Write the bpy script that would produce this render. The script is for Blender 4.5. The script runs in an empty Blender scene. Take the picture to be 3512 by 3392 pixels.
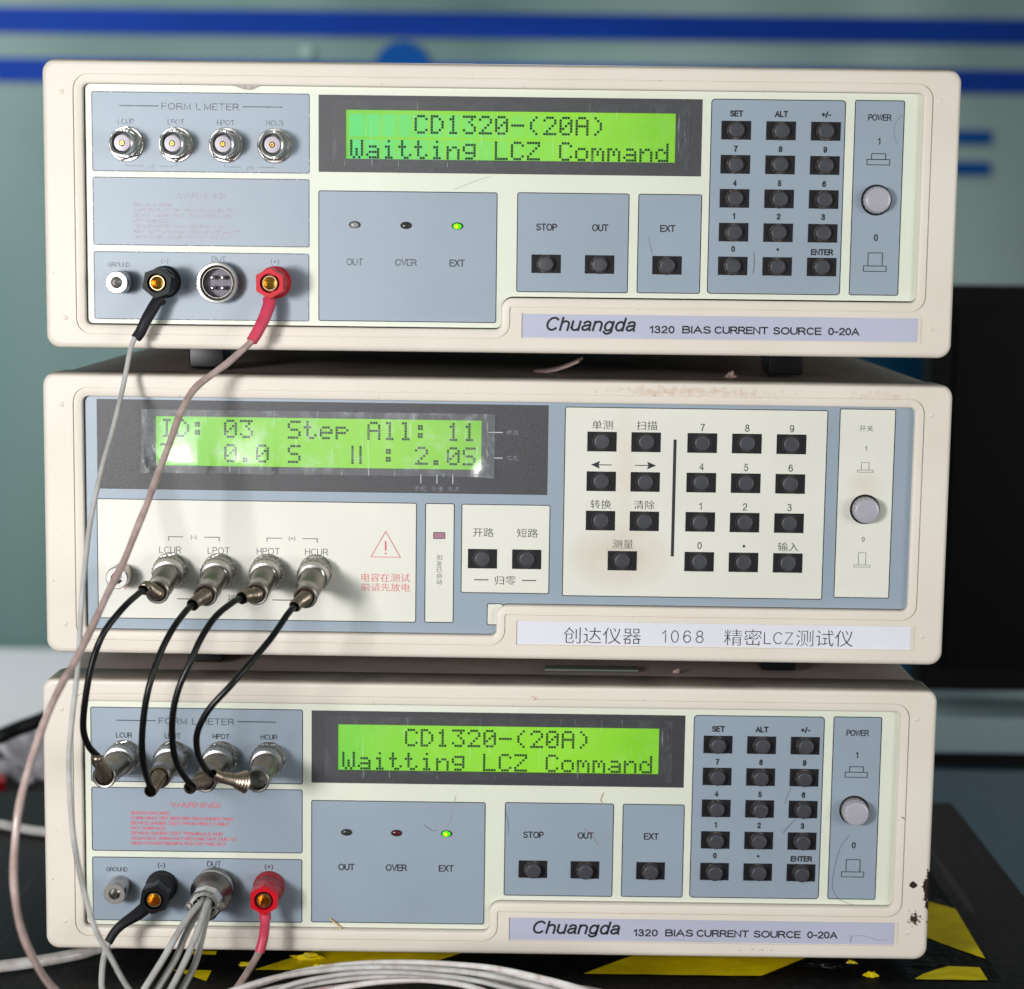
import bpy, bmesh, math, random
from mathutils import Vector, Matrix, noise
random.seed(7)
MM = 0.001
sc = bpy.context.scene
COL = sc.collection

# ------------------------------------------------------------------ camera
PITCH, YAW, ROLL = 0.1269, 0.0001, 0.0122
cp, sp = math.cos(PITCH), math.sin(PITCH)
rt, up, fw = Vector((1, 0, 0)), Vector((0, sp, cp)), Vector((0, cp, -sp))
rt2 = math.cos(ROLL) * rt + math.sin(ROLL) * up
up2 = -math.sin(ROLL) * rt + math.cos(ROLL) * up
cam = bpy.data.cameras.new('camera')
cam.lens = 70; cam.sensor_width = 36; cam.sensor_fit = 'HORIZONTAL'
cam.clip_start = 0.05; cam.clip_end = 50
co = bpy.data.objects.new('camera', cam); COL.objects.link(co)
M = Matrix((rt2, up2, -fw)).transposed().to_4x4()
M.translation = Vector((191.13, -814.67, 45.74)) * MM
co.matrix_world = M
cam.dof.use_dof = True
cam.dof.focus_distance = 0.808
cam.dof.aperture_fstop = 8.5
cam.dof.aperture_blades = 0
sc.camera = co
# ------------------------------------------------------------------ light
sc.view_settings.view_transform = 'Standard'
sc.view_settings.look = 'None'
sc.view_settings.exposure = 0.0
sc.view_settings.gamma = 1.0
w = bpy.data.worlds.new('World'); sc.world = w; w.use_nodes = True
bg = w.node_tree.nodes['Background']
bg.inputs[0].default_value = (0.84, 1.0, 0.95, 1); bg.inputs[1].default_value = 0.2

def area(name, loc, target, size, power, color=(1, 1, 1), size_y=None, spread=180):
    l = bpy.data.lights.new(name, 'AREA'); l.energy = power; l.color = color
    l.size = size * MM
    if size_y: l.shape = 'RECTANGLE'; l.size_y = size_y * MM
    l.spread = math.radians(spread)
    o = bpy.data.objects.new(name, l); COL.objects.link(o)
    o.location = Vector(loc) * MM
    o.rotation_euler = (Vector(target) - Vector(loc)).to_track_quat('-Z', 'Y').to_euler()
    return o
area('key_lamp', (-325, -840, 28), (170, 0, -110), 150, 6.2, (1.0, 0.985, 0.985))
area('haze_fill', (-250, -880, 30), (120, 0, -60), 260, 2.4, (0.97, 0.98, 1.0))  # unseen broad light added for the haze over the left panels
area('fill_lamp', (1500, -1250, 40), (250, 0, -130), 700, 10.5, (1.0, 0.985, 0.98))
area('wall_fill', (-850, 900, 500), (-500, 1800, 80), 500, 10.0, (0.97, 1.0, 1.0), 900)  # added light out of view that brightens the back wall
area('top_fill', (200, 1250, 900), (200, 200, -100), 300, 7.0, (1.0, 0.98, 0.95), 1400)  # light added above and behind to lift the tops, never in view

# ------------------------------------------------------------------ materials
MATS = {}
def srgb(r, g, b):
    f = lambda c: (c / 255 / 12.92) if c / 255 <= 0.04045 else ((c / 255 + 0.055) / 1.055) ** 2.4
    return (f(r), f(g), f(b), 1)
class NT:
    def __init__(s, name):
        s.m = bpy.data.materials.new(name); s.m.use_nodes = True
        s.t = s.m.node_tree; s.b = s.t.nodes['Principled BSDF']; s.out = s.t.nodes['Material Output']
        MATS[name] = s.m
    def n(s, typ, **kw):
        x = s.t.nodes.new(typ)
        for k, v in kw.items():
            if k.startswith('i_'):
                key = k[2:]
                x.inputs[int(key) if key.isdigit() else key.replace('_', ' ')].default_value = v
            else: setattr(x, k, v)
        return x
    def l(s, a, b): s.t.links.new(a, b)
    def coord(s): return s.n('ShaderNodeTexCoord').outputs['Object']
    def noise(s, scale, detail=3, rough=0.5, vec=None, stretch=None):
        x = s.n('ShaderNodeTexNoise'); x.inputs['Scale'].default_value = scale
        x.inputs['Detail'].default_value = detail; x.inputs['Roughness'].default_value = rough
        v = vec or s.coord()
        if stretch:
            mp = s.n('ShaderNodeMapping'); mp.inputs['Scale'].default_value = stretch[:3]
            if len(stretch) > 3: mp.inputs['Rotation'].default_value = (0, stretch[3], 0)
            s.l(v, mp.inputs[0]); v = mp.outputs[0]
        s.l(v, x.inputs['Vector']); return x.outputs['Fac']
    def ramp(s, fac, stops):
        r = s.n('ShaderNodeValToRGB'); cr = r.color_ramp
        while len(cr.elements) < len(stops): cr.elements.new(0.5)
        for e, (p, c) in zip(cr.elements, stops):
            e.position = p; e.color = c if len(c) == 4 else (*c, 1)
        s.l(fac, r.inputs[0]); return r.outputs[0]
    def mix(s, fac, a, b):
        x = s.n('ShaderNodeMix', data_type='RGBA')
        if isinstance(fac, (int, float)): x.inputs[0].default_value = fac
        else: s.l(fac, x.inputs[0])
        for i, v in ((6, a), (7, b)):
            if isinstance(v, tuple): x.inputs[i].default_value = v
            else: s.l(v, x.inputs[i])
        return x.outputs[2]
    def math(s, op, a, b=0.0, clamp=False):
        x = s.n('ShaderNodeMath', operation=op, use_clamp=clamp)
        for i, v in ((0, a), (1, b)):
            if isinstance(v, (int, float)): x.inputs[i].default_value = v
            else: s.l(v, x.inputs[i])
        return x.outputs[0]
    def bump(s, h, strength, dist=0.0001):
        x = s.n('ShaderNodeBump'); x.inputs['Strength'].default_value = strength
        x.inputs['Distance'].default_value = dist
        s.l(h, x.inputs['Height']); s.l(x.outputs[0], s.b.inputs['Normal'])
    def set(s, **kw):
        for k, v in kw.items():
            i = s.b.inputs[k.replace('_', ' ')]
            if isinstance(v, (int, float, tuple)): i.default_value = v
            else: s.l(v, i)
        return s
    def ellipse(s, cx, cz, rx, rz):
        """1 inside an ellipse of the object's front plane, falling to 0 at its rim."""
        sep = s.n('ShaderNodeSeparateXYZ'); s.l(s.coord(), sep.inputs[0])
        dx = s.math('DIVIDE', s.math('SUBTRACT', sep.outputs[0], cx * MM), rx * MM)
        dz = s.math('DIVIDE', s.math('SUBTRACT', sep.outputs[2], cz * MM), rz * MM)
        r = s.math('SQRT', s.math('ADD', s.math('MULTIPLY', dx, dx), s.math('MULTIPLY', dz, dz)))
        return s.math('SUBTRACT', 1.0, r, True)

def simple(name, col, rough=0.5, metal=0.0, var=0.08, scale=300, bump=0.0, bscale=900, spec=0.5, coat=0.0):
    t = NT(name); c = col if len(col) == 4 else (*col, 1)
    dk = tuple(x * (1 - var) for x in c[:3]) + (1,); lt = tuple(min(1, x * (1 + var)) for x in c[:3]) + (1,)
    t.set(Base_Color=t.ramp(t.noise(scale, 4), [(0.3, dk), (0.7, lt)]), Roughness=rough, Metallic=metal, Coat_Weight=coat)
    t.b.inputs['Specular IOR Level'].default_value = spec
    if bump: t.bump(t.noise(bscale, 2), bump)
    return t.m

CREAM = srgb(233, 219, 206)
def bezel_mat(name, stains):
    t = NT(name)
    base = t.ramp(t.noise(18, 3), [(0.3, srgb(219, 209, 196)), (0.7, srgb(226, 217, 205))])
    for (cx, cz, rx, rz, col, nscale, thr, soft, gain) in stains:
        e = t.ellipse(cx, cz, rx, rz)
        nz = t.noise(nscale, 6, 0.65)
        f = t.math('MULTIPLY', e, gain, True)
        f = t.math('ADD', f, t.math('MULTIPLY', t.math('SUBTRACT', nz, 0.5), 2.2))
        f = t.math('DIVIDE', t.math('SUBTRACT', f, thr), soft, True)
        f = t.math('MULTIPLY', f, t.math('MULTIPLY', e, 12.0, True))
        base = t.mix(f, base, col)
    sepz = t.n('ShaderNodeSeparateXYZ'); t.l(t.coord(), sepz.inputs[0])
    top_shade = t.math('DIVIDE', t.math('SUBTRACT', sepz.outputs[2], 0.1146), 0.0011, True)  # darker brown painted over the bezel top, standing in for its shade
    base = t.mix(t.math('MULTIPLY', top_shade, t.ramp(t.noise(45, 5), [(0.3, (.62, .62, .62, 1)), (0.7, (.86, .86, .86, 1))])), base, srgb(98, 86, 76))
    sp_ = t.ramp(t.noise(420, 2), [(0.735, (0, 0, 0, 1)), (0.76, (1, 1, 1, 1))])
    base = t.mix(t.math('MULTIPLY', sp_, 0.35), base, srgb(120, 95, 75))
    t.set(Base_Color=base, Roughness=0.42)
    t.b.inputs['Specular IOR Level'].default_value = 0.4
    t.bump(t.noise(1800, 3, 0.6), 0.28, 0.0003)
    return t.m
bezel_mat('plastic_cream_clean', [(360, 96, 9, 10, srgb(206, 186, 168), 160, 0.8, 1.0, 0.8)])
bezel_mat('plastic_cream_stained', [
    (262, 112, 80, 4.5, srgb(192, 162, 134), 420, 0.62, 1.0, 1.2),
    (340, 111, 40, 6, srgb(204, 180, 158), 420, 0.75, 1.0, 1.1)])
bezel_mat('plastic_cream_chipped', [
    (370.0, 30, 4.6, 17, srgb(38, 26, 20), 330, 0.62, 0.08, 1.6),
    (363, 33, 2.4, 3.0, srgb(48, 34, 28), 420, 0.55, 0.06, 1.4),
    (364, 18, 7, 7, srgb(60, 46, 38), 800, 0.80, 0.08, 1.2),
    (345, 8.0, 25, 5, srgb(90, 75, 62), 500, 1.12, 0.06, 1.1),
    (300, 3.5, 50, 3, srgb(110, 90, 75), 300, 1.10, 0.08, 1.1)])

def panel_mat(name, col, stains=()):
    t = NT(name); r, g, b, _ = col
    base = t.ramp(t.noise(25, 3), [(0.3, (r * .96, g * .96, b * .96, 1)), (0.7, (min(1, r * 1.03), min(1, g * 1.03), min(1, b * 1.03), 1))])
    fine = t.noise(2300, 1)
    base = t.mix(t.math('MULTIPLY', fine, 0.16), base, (r * .6, g * .6, b * .6, 1))
    for (cx, cz, rx, rz, c2, amt) in stains:
        e = t.math('MULTIPLY', t.ellipse(cx, cz, rx, rz), t.noise(90, 4), True)
        base = t.mix(t.math('MULTIPLY', e, amt, True), base, c2)
    t.set(Base_Color=base, Roughness=0.4)
    t.b.inputs['Specular IOR Level'].default_value = 0.8
    t.bump(t.noise(4200, 2, 0.6), 0.35, 0.0002)
    return t.m
panel_mat('panel_cream', srgb(222, 225, 208))
panel_mat('panel_ivory', srgb(224, 222, 210), [(237, 43, 24, 15, srgb(174, 136, 98), .85), (237, 78, 7, 30, srgb(190, 160, 128), .5), (336, 73, 9, 9, srgb(170, 140, 110), 0.5)])
panel_mat('panel_blue_grey', srgb(146, 160, 174))
panel_mat('name_plate_lilac', srgb(184, 186, 206))
panel_mat('name_plate_white', srgb(226, 226, 234))
t = NT('display_black')
t.set(Base_Color=t.ramp(t.noise(2200, 2), [(0.35, srgb(20, 20, 24)), (0.75, srgb(50, 48, 56))]), Roughness=0.46)
t.b.inputs['Specular IOR Level'].default_value = 0.9
t.bump(t.noise(4200, 2), 0.5, 0.0002)
simple('key_black', srgb(20, 18, 23), 0.55, spec=0.3, bump=0.25, bscale=1500, var=0.25, scale=1500)
simple('key_rim', srgb(64, 58, 54), 0.4, var=0.5, scale=900)
simple('button_black', srgb(60, 60, 66), 0.45, spec=0.5, bump=0.15, bscale=1500, var=0.12)
simple('gap_black', srgb(10, 10, 11), 0.7)
t = NT('dirt_rim')
t.set(Base_Color=t.ramp(t.noise(700, 4), [(0.44, srgb(16, 14, 14)), (0.62, srgb(124, 106, 90))]), Roughness=0.8)
simple('power_lilac', srgb(168, 165, 174), 0.32, var=0.04, coat=0.15)
simple('socket_grey', srgb(112, 106, 118), 0.5)
simple('collar_pale', srgb(170, 160, 158), 0.35, var=0.3, scale=500)
def ink(name, col, rough=0.5, wear=None, cover=0.85):
    t = NT(name); t.set(Base_Color=t.ramp(t.noise(900, 2), [(0.3, col), (0.7, tuple(min(1, c * 1.25) for c in col[:3]) + (1,))]), Roughness=rough)
    if wear:
        tr = t.n('ShaderNodeBsdfTransparent'); mx = t.n('ShaderNodeMixShader')
        f = t.ramp(t.noise(650, 3, 0.6), [(wear - 0.09, (0, 0, 0, 1)), (wear + 0.09, (1, 1, 1, 1))])
        f2 = t.math('MULTIPLY', f, cover)
        t.l(f2, mx.inputs[0]); t.l(tr.outputs[0], mx.inputs[1]); t.l(t.b.outputs[0], mx.inputs[2]); t.l(mx.outputs[0], t.out.inputs[0])
ink('ink_dark', srgb(34, 34, 42)); ink('ink_black', srgb(20, 20, 26)); ink('ink_line', srgb(34, 36, 42)); ink('ink_grey', srgb(66, 68, 76))
ink('ink_worn_glare', srgb(92, 92, 102), wear=0.42, cover=.8); ink('ink_faint', srgb(108, 110, 120), wear=0.44, cover=.7)  # worn print, paled further to stand in for glare
ink('ink_red', srgb(204, 84, 96)); ink('ink_red_worn_glare', srgb(214, 130, 140), wear=0.46, cover=.3)  # the worn red also has glare painted into its paleness
ink('ink_pale', srgb(150, 148, 160), wear=0.45); ink('ink_tick', srgb(190, 190, 196))
t = NT('lcd_green')
sep = t.n('ShaderNodeSeparateXYZ'); t.l(t.n('ShaderNodeTexCoord').outputs['Generated'], sep.inputs[0])
g1 = t.ramp(sep.outputs[0], [(0.0, srgb(120, 226, 60)), (0.3, srgb(150, 238, 34)), (0.7, srgb(156, 240, 0)), (1.0, srgb(132, 216, 0))])
nz = t.noise(60, 3)
g2 = t.mix(t.math('MULTIPLY', t.ramp(nz, [(0.35, (0, 0, 0, 1)), (0.65, (1, 1, 1, 1))]), 0.4), g1, srgb(168, 244, 70))
t.set(Base_Color=srgb(20, 46, 8), Roughness=0.5, Emission_Color=g2, Emission_Strength=0.8)
t = NT('lcd_cell'); tr = t.n('ShaderNodeBsdfTransparent'); mx = t.n('ShaderNodeMixShader')
t.set(Base_Color=srgb(60, 190, 130), Roughness=0.5, Emission_Color=srgb(60, 205, 150), Emission_Strength=0.55)
sep = t.n('ShaderNodeSeparateXYZ'); t.l(t.coord(), sep.inputs[0])
f = t.ramp(t.math('DIVIDE', t.math('SUBTRACT', sep.outputs[0], 0.122), 0.13), [(0.0, (.5, .5, .5, 1)), (0.35, (.3, .3, .3, 1)), (0.75, (.04, .04, .04, 1))])
t.l(f, mx.inputs[0]); t.l(tr.outputs[0], mx.inputs[1]); t.l(t.b.outputs[0], mx.inputs[2]); t.l(mx.outputs[0], t.out.inputs[0])
t = NT('lcd_pixel'); t.set(Base_Color=srgb(8, 34, 22), Roughness=0.7, Emission_Color=srgb(20, 90, 40), Emission_Strength=0.15); t.b.inputs['Specular IOR Level'].default_value = 0.1
# clear protective film: mostly transparent, fresnel gloss, whitish scratches and smudges
def film_mat(name, haze, scratch):
    t = NT(name)
    tr = t.n('ShaderNodeBsdfTransparent'); gl = t.n('ShaderNodeBsdfGlossy'); df = t.n('ShaderNodeBsdfDiffuse')
    gl.inputs['Roughness'].default_value = 0.17; df.inputs['Color'].default_value = (0.75, 0.78, 0.8, 1)
    fr = t.n('ShaderNodeFresnel'); fr.inputs[0].default_value = 1.5
    m1 = t.n('ShaderNodeMixShader'); m2 = t.n('ShaderNodeMixShader')
    t.l(fr.outputs[0], m1.inputs[0]); t.l(tr.outputs[0], m1.inputs[1]); t.l(gl.outputs[0], m1.inputs[2])
    s1 = t.ramp(t.noise(900, 2, 0.5, stretch=(1, 1, 0.07, 0.5)), [(0.68, (0, 0, 0, 1)), (0.74, (scratch,) * 3 + (1,))])
    s2 = t.ramp(t.noise(700, 2, 0.5, stretch=(1, 1, 0.05, -0.75)), [(0.69, (0, 0, 0, 1)), (0.75, (scratch * .8,) * 3 + (1,))])
    s3 = t.ramp(t.noise(150, 5, 0.7), [(0.5, (haze,) * 3 + (1,)), (0.72, (haze * 3.4,) * 3 + (1,))])
    f = t.math('ADD', t.math('ADD', s1, s2), s3, True)
    t.l(f, m2.inputs[0]); t.l(m1.outputs[0], m2.inputs[1]); t.l(df.outputs[0], m2.inputs[2]); t.l(m2.outputs[0], t.out.inputs[0])
    bp = t.n('ShaderNodeBump'); bp.inputs['Strength'].default_value = 0.25; bp.inputs['Distance'].default_value = 0.001
    t.l(t.noise(70, 3), bp.inputs['Height']); t.l(bp.outputs[0], gl.inputs['Normal'])
film_mat('film_clear', 0.02, 0.2); film_mat('film_scratched', 0.10, 0.4)
simple('nickel', (0.72, 0.69, 0.66), 0.22, 1.0, 0.1, 700)
simple('nickel_dull', (0.27, 0.25, 0.225), 0.34, 1.0, 0.12, 700, bump=0.1)
simple('nickel_pale', (0.5, 0.475, 0.45), 0.32, 1.0, 0.12, 900)
simple('brass_spring', (0.40, 0.32, 0.25), 0.36, 1.0, 0.2, 500)
simple('gold_dull', (0.36, 0.28, 0.16), 0.3, 1.0, 0.1, 700)
simple('gold', (0.72, 0.44, 0.10), 0.28, 1.0, 0.1, 700)
simple('white_insulator', srgb(188, 180, 190), 0.35)
simple('post_black', srgb(14, 14, 17), 0.4, bump=0.05, spec=0.18)
simple('post_red', srgb(200, 12, 32), 0.35, bump=0.05, spec=0.3)
simple('post_red_dusty', srgb(150, 36, 44), 0.5, var=0.25)
simple('post_black_dusty', srgb(40, 38, 39), 0.7, var=0.3, spec=0.2)
simple('sleeve_black', srgb(28, 28, 32), 0.5, bump=0.2, spec=0.3)
simple('sleeve_red', srgb(206, 66, 92), 0.42, var=0.12, bump=0.2)
simple('rubber_black', srgb(10, 10, 12), 0.34, spec=0.35)
simple('foot_black', srgb(9, 9, 11), 0.3, bump=0.1, spec=0.3)
t = NT('cable_grey'); t.set(Base_Color=t.ramp(t.noise(120, 5), [(0.3, srgb(160, 156, 152)), (0.7, srgb(190, 189, 186))]), Roughness=0.42)
t = NT('cable_pink'); t.set(Base_Color=t.ramp(t.noise(130, 5, 0.6), [(0.3, srgb(146, 122, 116)), (0.55, srgb(176, 152, 146)), (0.75, srgb(196, 178, 172))]), Roughness=0.3, Coat_Weight=0.5)
t = NT('cable_white'); t.set(Base_Color=t.ramp(t.noise(90, 5, 0.6), [(0.3, srgb(150, 138, 132)), (0.6, srgb(196, 193, 190))]), Roughness=0.3, Coat_Weight=0.4)
t = NT('cable_clear'); t.set(Base_Color=t.ramp(t.noise(160, 4, 0.6, stretch=(1, 1, .2)), [(0.25, srgb(170, 128, 108)), (0.4, srgb(206, 196, 190)), (0.8, srgb(228, 228, 228))]), Roughness=0.15, Coat_Weight=1.0)
simple('housing_beige', srgb(172, 158, 148), 0.5, var=0.1, scale=60, bump=0.3, bscale=500)
simple('led_dark', srgb(50, 54, 52), 0.2); simple('led_clear', srgb(150, 150, 150), 0.15); simple('led_red', srgb(84, 26, 30), 0.2)
t = NT('led_green_lit'); t.set(Base_Color=srgb(60, 200, 10), Emission_Color=srgb(70, 240, 0), Emission_Strength=1.0, Roughness=0.2)
t = NT('led_green_core'); t.set(Base_Color=srgb(200, 240, 10), Emission_Color=srgb(205, 255, 0), Emission_Strength=1.6, Roughness=0.2)
t = NT('table_black')
scr = t.ramp(t.noise(120, 2, 0.5, stretch=(1, 0.04, 1)), [(0.7, (0, 0, 0, 1)), (0.74, (.5, .5, .5, 1))])
t.set(Base_Color=t.mix(scr, t.ramp(t.noise(260, 5), [(0.4, srgb(10, 10, 12)), (0.78, srgb(34, 33, 34))]), srgb(70, 68, 68)), Roughness=0.55)
t.b.inputs['Specular IOR Level'].default_value = 0.2
t.bump(t.noise(200, 4), 0.15, 0.0005)
t = NT('tape_yellow'); t.set(Base_Color=t.ramp(t.noise(90, 5), [(0.3, srgb(204, 180, 8)), (0.7, srgb(228, 208, 14))]), Roughness=0.3)
t.bump(t.noise(120, 3), 0.4, 0.0008)
t = NT('tape_black'); t.set(Base_Color=srgb(12, 12, 14), Roughness=0.3)
t.b.inputs['Specular IOR Level'].default_value = 0.3
t.bump(t.noise(90, 4), 0.8, 0.0015)
# wall: painted / glazed partition, teal grey with soft vertical tones painted in for reflections
t = NT('wall_teal')
v = t.noise(2.4, 2, 0.45, stretch=(1, 1, 0.3)); v2 = t.noise(9, 2, 0.5, stretch=(1, 1, 0.12))
c = t.ramp(v, [(0.34, srgb(84, 116, 114)), (0.5, srgb(126, 154, 150)), (0.66, srgb(172, 196, 194))])
c = t.mix(t.math('MULTIPLY', v2, 0.3), c, srgb(90, 124, 120))
t.set(Base_Color=c, Roughness=0.35)
simple('wall_stripe_blue', srgb(0, 54, 150), 0.6, var=0.12, scale=6, spec=0.15)
simple('wall_pale', srgb(150, 180, 174), 0.5)
simple('wall_mark_blue', srgb(6, 76, 150), 0.6, var=0.1, spec=0.1)
simple('pale_painted', srgb(206, 205, 210), 0.5); simple('cabinet_black', srgb(9, 8, 8), 0.6, var=0.3, scale=8, spec=0.15)
simple('screen_black', srgb(8, 8, 8), 0.5, spec=0.1)
simple('bin_blue', srgb(0, 100, 150), 0.4); simple('bench_teal', srgb(76, 98, 108), 0.5); simple('bench_edge', srgb(150, 168, 174), 0.45)
simple('bag_white', srgb(226, 222, 230), 0.5); simple('knob_red', srgb(200, 20, 40), 0.4); simple('steel_blue', srgb(110, 140, 160), 0.4)
simple('floor_grey', srgb(92, 104, 108), 0.5, scale=5)
simple('hair_dark', srgb(88, 88, 96), 0.6); simple('hair_red', srgb(190, 90, 90), 0.6); simple('chip_straw', srgb(220, 190, 130), 0.6)
simple('foam_scrap', srgb(150, 128, 120), 0.7); simple('label_green', srgb(88, 96, 86), 0.6)
t = NT('lamp_window'); t.set(Base_Color=srgb(170, 120, 140), Roughness=0.3)

# ------------------------------------------------------------------ mesh helpers (coordinates in mm)
def finish(name, verts, faces, mat, parent=None, smooth=35, loc=(0, 0, 0), matidx=None, mats=None):
    me = bpy.data.meshes.new(name)
    me.from_pydata([tuple(c * MM for c in v) for v in verts], [], faces)
    for mname in (mats or [mat]): me.materials.append(MATS[mname])
    if matidx: me.polygons.foreach_set('material_index', matidx)
    if smooth:
        me.polygons.foreach_set('use_smooth', [True] * len(me.polygons))
        me.set_sharp_from_angle(angle=math.radians(smooth))
    me.update()
    o = bpy.data.objects.new(name, me); COL.objects.link(o)
    o.location = Vector(loc) * MM
    if parent: o.parent = parent
    return o
class MB:
    def __init__(s): s.v = []; s.f = []; s.mi = []
    def add(s, vs, fs, mi=0):
        k = len(s.v); s.v += [tuple(p) for p in vs]; s.f += [tuple(i + k for i in f) for f in fs]; s.mi += [mi] * len(fs); return s
    def build(s, name, mat, parent=None, smooth=35, mats=None, loc=(0, 0, 0)):
        return finish(name, s.v, s.f, mat, parent, smooth, loc, s.mi if mats else None, mats)
    def box(s, x0, x1, y0, y1, z0, z1, bev=0.0, mi=0):
        if bev <= 0:
            v = [(x, y, z) for x in (x0, x1) for y in (y0, y1) for z in (z0, z1)]
            f = [(0, 1, 3, 2), (4, 6, 7, 5), (0, 4, 5, 1), (2, 3, 7, 6), (0, 2, 6, 4), (1, 5, 7, 3)]
            return s.add(v, f, mi)
        bm = bmesh.new(); bmesh.ops.create_cube(bm, size=1)
        for q in bm.verts: q.co = Vector(((x0 + x1) / 2 + q.co.x * (x1 - x0), (y0 + y1) / 2 + q.co.y * (y1 - y0), (z0 + z1) / 2 + q.co.z * (z1 - z0)))
        bmesh.ops.bevel(bm, geom=bm.edges[:], offset=bev, segments=3, affect='EDGES', profile=0.6)
        bm.verts.index_update(); s.add([q.co[:] for q in bm.verts], [[q.index for q in f.verts] for f in bm.faces], mi); bm.free(); return s
def frame_of(axis):
    a = Vector(axis).normalized(); h = Vector((0, 0, 1)) if abs(a.z) < 0.9 else Vector((1, 0, 0))
    u = h.cross(a).normalized(); return u, a.cross(u).normalized(), a
def lathe(mb, prof, origin, axis=(0, -1, 0), seg=32, mi=0, knurl=None, cap0=False, cap1=False, phase=0.0):
    """prof: (radius, distance along axis); knurl=(i0,i1,amount) alternates radii of those profile rows"""
    u, v, a = frame_of(axis); O = Vector(origin); vs = []; fs = []
    for i, (r, d) in enumerate(prof):
        for k in range(seg):
            rr = r - (knurl[2] if knurl and knurl[0] <= i <= knurl[1] and k % 2 else 0)
            t_ = 2 * math.pi * k / seg + phase
            vs.append(O + a * d + (u * math.cos(t_) + v * math.sin(t_)) * rr)
    for i in range(len(prof) - 1):
        for k in range(seg):
            k2 = (k + 1) % seg
            fs.append((i * seg + k, i * seg + k2, (i + 1) * seg + k2, (i + 1) * seg + k))
    if cap0: fs.append(tuple(range(seg))[::-1])
    if cap1: fs.append(tuple(range((len(prof) - 1) * seg, len(prof) * seg)))
    return mb.add(vs, fs, mi)
def catmull(pts, n):
    P = [Vector(p) for p in pts]; P = [P[0] * 2 - P[1]] + P + [P[-1] * 2 - P[-2]]; out = []
    for i in range(1, len(P) - 2):
        for k in range(n):
            t_ = k / n; a, b, c, d = P[i - 1:i + 3]
            out.append(0.5 * ((2 * b) + (c - a) * t_ + (2 * a - 5 * b + 4 * c - d) * t_ * t_ + (3 * b - a - 3 * c + d) * t_ ** 3))
    out.append(P[-2]); return out
def tube(mb, pts, rad, seg=12, n=8, mi=0, caps=True, raw=False):
    P = [Vector(p) for p in pts] if raw else catmull(pts, n)
    L = len(P); u = None; vs = []; fs = []
    for i, p_ in enumerate(P):
        tg = (P[min(i + 1, L - 1)] - P[max(i - 1, 0)]).normalized()
        if u is None: u = frame_of(tg)[0]
        u = (u - tg * u.dot(tg)).normalized(); v = tg.cross(u)
        r = rad(i / (L - 1)) if callable(rad) else rad
        vs += [p_ + (u * math.cos(2 * math.pi * k / seg) + v * math.sin(2 * math.pi * k / seg)) * r for k in range(seg)]
    for i in range(L - 1):
        for k in range(seg):
            k2 = (k + 1) % seg; fs.append((i * seg + k, i * seg + k2, (i + 1) * seg + k2, (i + 1) * seg + k))
    if caps: fs += [tuple(range(seg))[::-1], tuple(range((L - 1) * seg, L * seg))]
    return mb.add(vs, fs, mi)
def fillet(corners, n=6):
    out = []; N = len(corners)
    for i in range(N):
        p0, p1, p2 = (Vector(corners[j % N][:2]) for j in (i - 1, i, i + 1)); r = corners[i][2]
        d0 = (p0 - p1).normalized(); d2 = (p2 - p1).normalized()
        if r < 1e-4:
            out += [tuple(p1)] * (n + 1); continue
        half = d0.angle(d2) / 2; tl = r / math.tan(half)
        c = p1 + (d0 + d2).normalized() * (r / math.sin(half)); a = p1 + d0 * tl - c; b = p1 + d2 * tl - c
        a0 = math.atan2(a.y, a.x); a1 = math.atan2(b.y, b.x)
        da = (a1 - a0 + math.pi) % (2 * math.pi) - math.pi
        out += [(c.x + r * math.cos(a0 + da * k / n), c.y + r * math.sin(a0 + da * k / n)) for k in range(n + 1)]
    return out
def rrect(x0, x1, z0, z1, r, n=5): return fillet([(x0, z0, r), (x1, z0, r), (x1, z1, r), (x0, z1, r)], n)
def filled(loops, y):
    """triangulated flat face at depth y, first loop outside, the others holes"""
    bm = bmesh.new(); es = []
    for lp in loops:
        pts = [q for i, q in enumerate(lp) if (Vector(q) - Vector(lp[i - 1])).length > 1e-4]
        vs = [bm.verts.new((q[0], y, q[1])) for q in pts]
        es += [bm.edges.new((vs[i], vs[(i + 1) % len(vs)])) for i in range(len(vs))]
    bmesh.ops.triangle_fill(bm, edges=es, use_beauty=True, use_dissolve=False, normal=(0, -1, 0))
    for f in bm.faces:
        f.normal_update()
        if f.normal.y > 0: f.normal_flip()
    bm.verts.index_update()
    r = [q.co[:] for q in bm.verts], [[q.index for q in f.verts] for f in bm.faces]
    bm.free(); return r
def rings(mb, loops, mi=0, flip=False):
    """bridge equally long (loop, y) rings"""
    n = len(loops[0][0]); vs = []; fs = []
    for lp, y in loops: vs += [(q[0], y, q[1]) for q in lp]
    for i in range(len(loops) - 1):
        for k in range(n):
            k2 = (k + 1) % n; f = (i * n + k, i * n + k2, (i + 1) * n + k2, (i + 1) * n + k)
            fs.append(f[::-1] if flip else f)
    return mb.add(vs, fs, mi)
def plate(name, x0, x1, z0, z1, y, mat, parent, r=0.0, th=0.04):
    mb = MB(); lp = rrect(x0, x1, z0, z1, r) if r > 0 else [(x0, z0), (x1, z0), (x1, z1), (x0, z1)]
    n = len(lp); mb.add([(a, y, b) for a, b in lp], [tuple(range(n))]); rings(mb, [(lp, y + th), (lp, y)])
    return mb.build(name, mat, parent, 30)
def outline(mb, x0, x1, z0, z1, y, t=0.36, r=0.9):
    a = rrect(x0, x1, z0, z1, r); b = rrect(x0 + t, x1 - t, z0 + t, z1 - t, max(r - t, .05))
    return rings(mb, [(a, y + .03), (a, y), (b, y), (b, y + .03)])
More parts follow.
